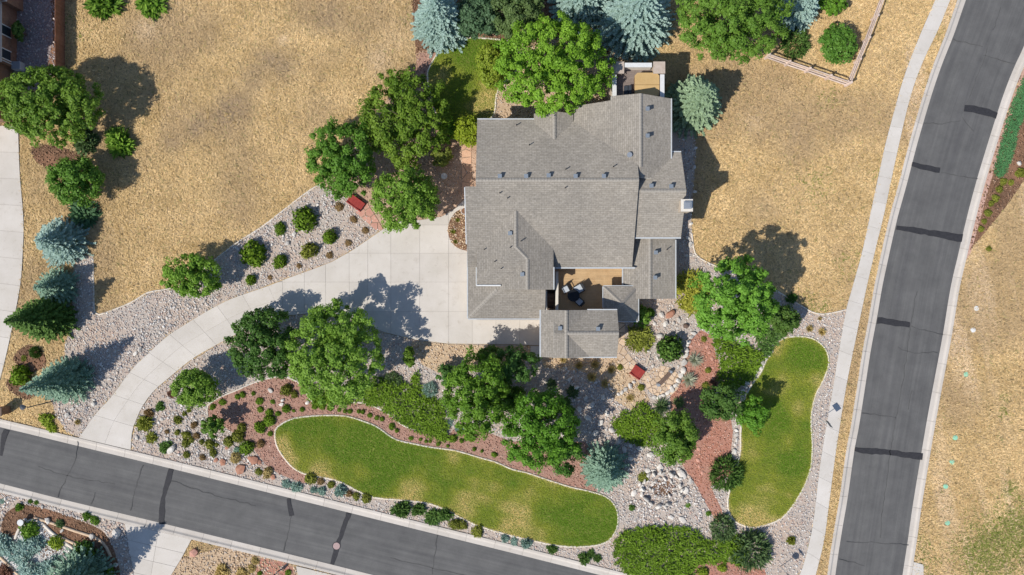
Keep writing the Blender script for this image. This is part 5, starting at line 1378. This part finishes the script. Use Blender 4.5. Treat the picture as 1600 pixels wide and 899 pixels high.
row([(492, 635, 6), (503, 635, 6), (516, 638, 6), (530, 641, 4), (539, 643, 4), (547, 643, 4), (560, 643, 4), (567, 644, 4), (578, 649, 5), (589, 653, 4), (597, 655, 4), (612, 667, 6), (620, 673, 4), (642, 685, 4), (657, 687, 3), (666, 690, 3), (672, 690, 3), (685, 694, 4), (700, 697, 3), (707, 686, 7), (721, 689, 4), (729, 685, 5), (737, 686, 5), (741, 702, 4), (753, 705, 3), (772, 711, 5)], 'cushion_plant', 'ball', 'juniper', 'tiny clipped plant', 'along the long lawn\'s upper edge', 'clipped plants above the long lawn', .9, 'plant')
row([(447, 757, 9), (463, 762, 11), (490, 766, 8), (502, 768, 9), (531, 768, 13), (789, 842, 9), (803, 847, 8), (823, 850, 12)], 'blue_juniper', 'juniper', 'blue', 'pale blue juniper', 'along the south road kerb', 'blue junipers along the kerb', 1.0)
row([(485, 748, 10), (501, 753, 6, BR), (517, 758, 7), (545, 772, 6, BR), (556, 776, 7), (572, 779, 8), (711, 820, 10), (722, 821, 8), (746, 831, 10)], 'rounded_shrub', 'ball', 'olive', 'olive green shrub', 'along the south road kerb', 'olive shrubs along the kerb')
row([(627, 797, 18), (654, 797, 14), (677, 809, 16), (695, 806, 14), (863, 859, 10), (913, 874, 12), (923, 866, 9), (933, 873, 8)], 'dark_shrub', 'juniper', 'pine', 'dark green spiky shrub', 'along the south road kerb', 'dark shrubs along the kerb')
row([(72, 657, 11), (80, 669, 9)], 'rounded_shrub', 'ball', 'lime', 'yellow green shrub', 'beside the lamp post at the left road edge', 'shrubs by the lamp post', .8)
row([(969, 574, 5), (1002, 606, 6), (1017, 489, 9, ('juniper', 'mid')), (1100, 530, 5), (1107, 579, 5), (1103, 603, 6)], 'cushion_plant', 'ball', 'olive', 'small green plant', 'around the stone patio', 'small plants around the patio', .8, 'plant')
row([(45, 829, 14), (87, 848, 11, ('ball', 'lime')), (128, 866, 19, ('ball', 'deep')), (93, 819, 9, ('juniper', 'grey')), (29, 793, 9, ('juniper', 'mid')), (135, 807, 7), (147, 813, 8), (168, 896, 10), (2, 784, 5, BL), (48, 783, 4), (57, 785, 4)], 'rounded_shrub', 'ball', 'mid', 'rounded shrub', 'in the bottom left garden', 'shrubs of the garden across the road')
row([(346, 895, 15), (398, 877, 9), (378, 897, 11), (393, 889, 8), (406, 897, 5, B), (450, 895, 6, B)], 'perennial', 'juniper', 'tan', 'straw coloured clump', 'at the bottom edge across the south road', 'dry clumps across the road', .7, 'plant')
row([(1568, 284, 6), (1562, 296, 6), (1556, 310, 6), (1549, 318, 5), (1544, 333, 6), (1538, 346, 5), (1533, 358, 5), (1596, 270, 9), (1580, 285, 5), (1545, 389, 5)], 'perennial', 'ball', 'olive', 'small olive plant', 'on the mulch strip east of the road', 'plants east of the road', .8, 'plant', 1, 'the top')
row([(880, 562, 9), (905, 572, 9), (930, 570, 11), (955, 578, 9), (925, 590, 10), (945, 600, 9), (985, 622, 9), (862, 600, 10, ('juniper', 'grey')), (895, 612, 12, ('juniper', 'grey'))], 'grass_tuft', 'tuft', 'tan', 'dry tan grass clump', 'below the south wall of the house', 'dry grasses below the south wall', .7, 'grass')
row([(560, 250, 0)][:0] + [(715, 344, 5), (708, 362, 6), (712, 378, 5)], 'perennial', 'tuft', 'olive', 'low dry plant', 'in the round bed against the garage', 'plants in the round bed', .7, 'plant', 1, 'the top', .135)

# ================================================================== BOULDERS
ROCK = []
for v in range(6):
    bm = bmesh.new(); bmesh.ops.create_icosphere(bm, subdivisions=1 if v > 2 else 2, radius=1)
    rs = random.Random(v)
    ax = [Vector((rs.gauss(0, 1), rs.gauss(0, 1), rs.gauss(0, 1))).normalized() for _ in range(9)]; of = [rs.uniform(.55, .9) for _ in ax]
    for vert in bm.verts:
        for a_, o_ in zip(ax, of):
            d_ = vert.co.dot(a_)
            if d_ > o_: vert.co -= a_ * (d_ - o_)
        vert.co *= rs.uniform(.95, 1.05)
    me = bpy.data.meshes.new('boulder'); bm.to_mesh(me); bm.free(); ROCK.append(me)
ROCKM = {}
def boulder(label, px, py, rp, mat, group=None, flatz=.55, el=.75, z0=.05, cat='boulder', name='boulder', rot=None):
    k = (random.randint(0, 5), mat.name)
    if k not in ROCKM:
        me = ROCK[k[0]].copy(); me.materials.append(mat); ROCKM[k] = me
    o = bpy.data.objects.new(name, ROCKM[k]); COL.objects.link(o)
    r = rp / PPM; x, y = G(px, py)
    o.location = (x, y, z0 + r * flatz * .45); o.scale = (r, r * el * random.uniform(.85, 1.15), r * flatz)
    o.rotation_euler = (0, 0, random.random() * 6.28 if rot is None else rot)
    tag(o, label, cat, group)
    return o
def rocks(items, desc, place, group, mat, axis=0, start='the left', **kw):
    items = sorted(items, key=lambda i: i[axis])
    for i, it in enumerate(items): boulder('%s %s from %s, %s' % (desc, ORD[i], start, place), it[0], it[1], it[2], mat, group, **kw)
rocks([(1083, 521, 5), (1079, 527, 5), (1075, 534, 5), (1073, 540, 4), (1072, 547, 5), (1071, 555, 6), (1068, 567, 7), (1067, 579, 6), (1063, 586, 6), (1059, 595, 6), (1055, 602, 6), (1049, 608, 6), (1043, 613, 6), (1036, 617, 5), (1029, 620, 5), (1021, 621, 5)], 'pale edging boulder', 'in the arc around the stone patio', 'boulders in the patio arc', M_rock, 1, 'the top')
pts = at_len(GP([(1203, 548), (1196, 562), (1186, 577), (1172, 592), (1162, 608), (1158, 625), (1152, 645), (1150, 665), (1149, 690), (1147, 706)]), np.linspace(0, 12.3, 25))
rocks([(800 + p[0] * PPM + random.uniform(-2, 2), 449.5 - p[1] * PPM + random.uniform(-1.5, 1.5), random.uniform(3.2, 5.2)) for p in pts], 'white edging stone', 'along the west side of the kidney lawn', 'white stones by the kidney lawn', M_rock, 1, 'the top')
ring = []
for i in range(22):
    t = i / 22 * 6.283 + random.uniform(-.1, .1); ring.append((1033 + (33 + random.uniform(-4, 4)) * math.cos(t), 764 + (27 + random.uniform(-3, 3)) * math.sin(t), random.uniform(4, 6.5)))
rocks(ring, 'pale flat rock', 'in the outer ring of the dry pond', 'outer rocks of the dry pond', M_rock, flatz=.95, el=.55)
ring = []
for i in range(14):
    t = i / 14 * 6.283; ring.append((1035 + 18 * math.cos(t) + random.uniform(-2, 2), 762 + 14 * math.sin(t) + random.uniform(-2, 2), random.uniform(3, 5)))
rocks(ring, 'small rock', 'in the inner ring of the dry pond', 'inner rocks of the dry pond', M_rock, flatz=.8, el=.55)
sheet('dry_pond_basin', [G(1035 + 17 * math.cos(t), 763 + 13 * math.sin(t)) for t in np.linspace(0, 6.283, 20)[:-1]], .062, M_brownbed, None, .02)
rocks([(1031, 730, 8), (1065, 741, 9), (1078, 752, 7), (1012, 735, 6), (1066, 812, 7), (1048, 808, 6), (1002, 762, 6), (990, 770, 6), (1072, 766, 7)], 'pale slab rock', 'lying around the dry pond', 'slab rocks around the dry pond', M_rock, flatz=.35)
rocks([(1079, 541, 3.5), (1093, 538, 3.5), (1104, 542, 4), (1108, 551, 4), (1112, 561, 3.5), (1114, 575, 3.5), (1114, 587, 3.5), (1106, 612, 3.5), (1091, 702, 4), (1090, 719, 4), (1092, 729, 3.5), (1097, 739, 3.5)], 'pink stepping stone', 'across the red mulch patch', 'stepping stones in the red mulch', M_pinkpave, 1, 'the top', flatz=.3, cat='stone', name='stepping_stone')
rocks([(1033, 492, 6), (1039, 506, 7), (1030, 525, 6), (1060, 500, 5), (1022, 506, 4), (1012, 548, 4), (1027, 560, 4), (1020, 572, 4), (984, 603, 6), (977, 608, 5), (971, 613, 5), (966, 616, 4), (990, 597, 4), (1052, 505, 4)], 'white garden rock', 'in the grey gravel by the porch', 'white rocks by the porch', M_rock)
boulder('large tan boulder beside the golden shrub', 1047, 491, 9, M_redrock, flatz=.6)
boulder('dark boulder at the top of the stone arc', 1071, 510, 6, M_bench, flatz=.6)
rocks([(338, 719, 5), (349, 722, 7), (398, 719, 9), (377, 732, 11), (427, 745, 6), (355, 700, 4), (392, 716, 5), (406, 722, 5)], 'flat red rock', 'in white gravel by the south kerb', 'red rocks in the white gravel', M_redrock, flatz=.35)
rocks([(269, 702, 9), (460, 366, 5), (450, 381, 5), (215, 684, 4), (262, 686, 4), (254, 655, 4), (220, 546, 6), (213, 552, 5), (148, 631, 5), (106, 648, 5), (115, 639, 4), (481, 629, 4), (491, 629, 4), (442, 625, 4), (423, 610, 5), (440, 632, 5)], 'pale loose boulder', 'loose along the driveway beds', 'loose boulders along the driveway', M_rock)
rocks([(76, 813, 7), (184, 833, 10), (145, 838, 6), (174, 883, 5), (182, 882, 5), (67, 792, 4), (98, 829, 4), (10, 779, 4)], 'pale boulder', 'in the bottom left garden', 'boulders across the road', M_rock)
boulder('pinkish boulder in the gravel beside the neighbouring driveway, bottom', 304, 863, 9, M_pinkpave, flatz=.5)
boulder('white rock on the mulch strip east of the road', 1591, 256, 5, M_rock, flatz=.6)
rocks([(905, 640, 6), (918, 652, 7), (925, 632, 6), (938, 660, 7), (948, 645, 6), (955, 672, 7), (965, 690, 7), (975, 702, 7), (985, 715, 6), (930, 676, 6), (915, 622, 5), (970, 715, 6), (1000, 700, 6), (1015, 710, 7), (1040, 715, 6), (985, 695, 5), (900, 605, 6), (890, 592, 5), (942, 620, 6)], 'pale creek boulder', 'in the dry creek', 'boulders of the dry creek', M_rock)
rocks([(1086, 232, 4), (1084, 262, 4), (1085, 300, 4), (1079, 350, 4), (1078, 382, 5), (1072, 400, 4), (1074, 372, 4)], 'shaded rock', 'in the gravel along the east wall', 'rocks along the east wall', M_rock, 1, 'the top')

# ================================================================== PAVED PATIO AND PATHS (each flagstone its own piece)
def voronoi(poly, seeds, gap):
    out = []
    for i, s in enumerate(seeds):
        p = list(poly)
        for j, t in enumerate(seeds):
            if i == j or not p: continue
            d = np.array(t) - np.array(s); L = np.linalg.norm(d); d = d / L; lim = L / 2 - gap / 2
            q = []
            for k in range(len(p)):
                a, b = p[k - 1], p[k]
                da = (a[0] - s[0]) * d[0] + (a[1] - s[1]) * d[1] - lim; db = (b[0] - s[0]) * d[0] + (b[1] - s[1]) * d[1] - lim
                if (da > 0) != (db > 0): f = da / (da - db); q.append((a[0] + f * (b[0] - a[0]), a[1] + f * (b[1] - a[1])))
                if db <= 0: q.append(b)
            p = q
        if len(p) >= 3: out.append(p)
    return out
M_grout = mottled('path_sand', (0.25, 0.175, 0.12), (0.36, 0.26, 0.19), 6, None)
def paving(name, poly, n, mat, z=.10, base=None, piece='flagstone'):
    base = base or M_grout
    pl = GP(poly); root = sheet(name, pl, z - .025, base, None, .05)
    cand = rand_in(pl, 60); seeds = [tuple(cand[0])]
    while len(seeds) < n:
        c_ = cand[RNG.integers(0, len(cand), 14)]
        dd = [min(math.hypot(c[0] - s[0], c[1] - s[1]) for s in seeds) for c in c_]
        seeds.append(tuple(c_[int(np.argmax(dd))]))
    for p in voronoi(pl, seeds, .085):
        MB().prism(p, 0, z + random.uniform(-.008, .008)).build(piece, mat, root)
    return root
paving('stone_patio', [(1035 + 27 * math.cos(t), 596 - 24 * math.sin(t)) for t in np.linspace(0, 6.283, 25)[:-1]], 34, M_flag)
paving('porch_path', [(966, 498), (976, 498), (976, 545), (984, 556), (998, 572), (988, 590), (970, 568), (964, 556)], 16, M_flag, .105)
paving('patio_path', [(1000, 588), (1008, 578), (1014, 586), (1010, 600), (1003, 598)], 4, M_flag, .095)
paving('front_walk', [(722, 226), (736, 226), (737, 308), (728, 311), (722, 308)], 10, M_paver, .10, None, 'paver')
paving('pink_path', [(556, 332), (574, 318), (590, 343), (599, 359), (588, 360)], 7, M_pinkpave, .10, None, 'paver')

# ================================================================== SMALL THINGS
def footbridge(label, px, py, L, W_, rz):
    x, y = G(px, py, .3); t = empty('footbridge', x, y, .08, rz); tag(t, label, 'footbridge')
    n = max(6, int(L / .16))
    for i in range(n):
        u = -L / 2 + L * i / n; za = .22 + .08 * math.cos(math.pi * (u / L))
        MB().box(u, u + L / n - .012, -W_ / 2, W_ / 2, za, za + .04).build('plank', M_red, t)
    for s in (-1, 1):
        MB().box(-L / 2, L / 2, s * W_ / 2 - .05, s * W_ / 2 + .05, .0, .2).build('beam', M_red, t)
        MB().box(-L / 2 + .02, L / 2 - .02, s * (W_ / 2 - .03) - .035, s * (W_ / 2 - .03) + .035, .345, .40).build('kerb_rail', M_red, t)
    return t
footbridge('small red plank footbridge leading from the porch path to the stone patio', 996, 582, 1.25, 1.05, R(-35))
footbridge('small red wooden platform at the end of the pink path under the trees', 556, 317, 1.75, .95, R(-36))
bn = empty('stone_bench', *G(1037.5, 590.5), .1, R(47)); tag(bn, 'dark plank bench on stone supports in the middle of the stone patio', 'bench')
MB().box(-.80, .80, -.21, -.01, .40, .47).build('seat_plank', M_bench, bn); MB().box(-.80, .80, .01, .21, .40, .47).build('seat_plank', M_bench, bn)
for s in (-1, 1):
    b_ = MB().tube((s * .92, 0, 0), (s * .92, 0, .40), .24, .20, 9).tube((s * .92, 0, .40), (s * .92, 0, .50), .20, .12, 9); b_.build('support', M_metal, bn)
urn = empty('garden_urn', *G(695, 277), .05); tag(urn, 'grey urn in the mulch beside the front walk', 'urn')
MB().tube((0, 0, 0), (0, 0, .08), .2, .18, 12).tube((0, 0, .08), (0, 0, .2), .08, .1, 12).tube((0, 0, .2), (0, 0, .55), .14, .3, 14).build('bowl', M_gutter, urn); MB().tube((0, 0, .55), (0, 0, .6), .33, .33, 14).build('rim', M_rock, urn)
u2 = empty('garden_urn', *G(40, 813), .06); tag(u2, 'white urn in the bottom left garden', 'urn')
MB().tube((0, 0, 0), (0, 0, .1), .24, .2, 12).tube((0, 0, .1), (0, 0, .3), .1, .12, 12).tube((0, 0, .3), (0, 0, .7), .16, .32, 14).build('bowl', M_rock, u2); MB().tube((0, 0, .7), (0, 0, .74), .33, .33, 14).tube((0, 0, .74), (0, 0, .745), .26, .26, 14).build('rim', M_gutter, u2)
pot = empty('planter', *G(726, 331), .135); tag(pot, 'white round planter at the edge of the garage roof', 'planter')
MB().tube((0, 0, 0), (0, 0, .5), .25, .36, 16).build('pot', M_trim, pot); MB().tube((0, 0, .5), (0, 0, .52), .31, .31, 16).build('soil', M_brownbed, pot)
lg = MB(); a_ = G(1010, 571); b_ = G(1015, 555); lg.tube((*a_, .14), (*b_, .2), .09, .06, 7).tube((a_[0] * .5 + b_[0] * .5, a_[1] * .5 + b_[1] * .5, .17), (*G(1019, 563), .3), .05, .02, 5)
o = lg.build('driftwood_log', mottled('bleached_wood', (.5, .42, .33), (.62, .54, .44), 5, None)); tag(o, 'bleached driftwood log in the gravel beside the porch path', 'log')

# lamp post and signs
lp = empty('lamp_post', *G(95, 624), .03); tag(lp, 'dark street lamp post at the left beside the south road', 'lamp post')
MB().tube((0, 0, 0), (0, 0, .5), .13, .09, 10).tube((0, 0, .5), (0, 0, 4.9), .06, .05, 10).build('pole', M_lamp, lp); MB().tube((0, 0, 4.8), (-.35, .05, 4.95), .035, .035, 8).build('arm', M_lamp, lp)
MB().tube((-.35, .05, 5.12), (-.35, .05, 5.2), .28, .04, 8).tube((-.35, .05, 4.8), (-.35, .05, 5.12), .14, .2, 8).build('lantern', M_lamp, lp)
def sign(name, label, px, py, h, w_, hh, rz, cat, thick=.03, pole=M_signw):
    t = empty(name, *G(px, py), .03, rz); tag(t, label, cat)
    MB().box(-.03, .03, -.03, .03, 0, h).build('post', pole, t)
    MB().box(-w_ / 2, w_ / 2, -.05, -.03, h - hh, h).build('panel', M_lamp, t)
    return t
sign('road_sign', 'road sign on a thin post beside the sidewalk, right of the kidney lawn', 1279, 655, 2.75, .8, .62, R(-55), 'sign')
t = empty('street_sign', *G(1219, 885), .03, R(-55)); tag(t, 'corner sign with two panels on a white post at the bottom right of the garden', 'sign')
MB().box(-.03, .03, -.03, .03, 0, 2.9).build('post', M_signw, t)
MB().prism([(.38 * math.cos(a), .38 * math.sin(a)) for a in np.arange(8) * math.pi / 4 + math.pi / 8], -.012, .012).build('sign_plate', M_lamp, t)
pl_ = t.children[-1] if t.children else bpy.data.objects['sign_plate']; pl_.rotation_euler = (R(90), 0, 0); pl_.location = (0, -.05, 2.1)
MB().box(-.45, .45, -.012, .012, 2.66, 2.86).build('name_blade', M_lamp, t)
mbx = empty('mailbox', *G(433, 894), .05, R(-40)); tag(mbx, 'mailbox on a white post beside the driveway at the bottom edge', 'mailbox')
MB().box(-.05, .05, -.05, .05, 0, 1.05).build('post', M_signw, mbx); MB().box(-.12, .12, -.28, .28, 1.05, 1.22).tube((0, -.28, 1.22), (0, .28, 1.22), .12, .12, 12).build('box', M_lamp, mbx); MB().box(.13, .14, .1, .13, 1.15, 1.42).build('flag', M_red, mbx)
pm = empty('mailbox_pillar', *G(12, 640), .02); tag(pm, 'brown stone mailbox pillar at the left edge above the south road', 'mailbox')
MB().box(-.36, .36, -.36, .36, 0, 1.35).build('pillar', M_brick, pm); MB().box(-.43, .43, -.43, .43, 1.35, 1.45).build('cap', M_bench, pm); MB().box(-.12, .12, -.39, -.36, .95, 1.2).build('mail_door', M_black, pm)
# pale lids in the ground east of the road
lids = [(1525, 482), (1520, 516), (1509, 585), (1492, 684), (1487, 722), (1477, 760), (1480, 817)]
for i, (px, py) in enumerate(lids):
    x, y = G(px, py); o = MB().tube((x, y, 0), (x, y, .09), .27, .25, 12).tube((x, y, .09), (x, y, .115), .14, .14, 12).build('irrigation_lid', M_signw if i < 2 else M_green)
    tag(o, '%s irrigation lid %s from the top, in the verge east of the road' % ('white' if i < 2 else 'pale green', ORD[i]), 'lid', 'irrigation lids east of the road')
# split-rail fence around the north-east corner
rf = empty('rail_fence', *G(1320, 135), 0); tag(rf, 'three rail cedar fence turning a corner beside the dry field, top right', 'fence')
ox, oy = G(1320, 135)
run1 = [(1195, 92), (1226, 103), (1257, 113.5), (1289, 124.5), (1320, 135)]; run2 = [(1320, 135), (1334, 99), (1348, 66), (1361, 32), (1374, -3), (1388, -40)]
for i_, (px, py) in enumerate(run1 + run2[1:]):
    x, y = G(px, py); MB().box(x - ox - .1, x - ox + .1, y - oy - .1, y - oy + .1, 0, 1.5).build('post', M_wood, rf)
for run in (run1, run2):
    for k in range(len(run) - 1):
        a_, b_ = G(*run[k]), G(*run[k + 1])
        d_ = Vector((b_[0] - a_[0], b_[1] - a_[1])).normalized() * .12
        for z in (.40, .86, 1.32):
            MB().bar((a_[0] - ox - d_.x, a_[1] - oy - d_.y, z + random.uniform(-.03, .03)), (b_[0] - ox + d_.x, b_[1] - oy + d_.y, z + random.uniform(-.03, .03)), .085, .12).build('rail', M_wood, rf)
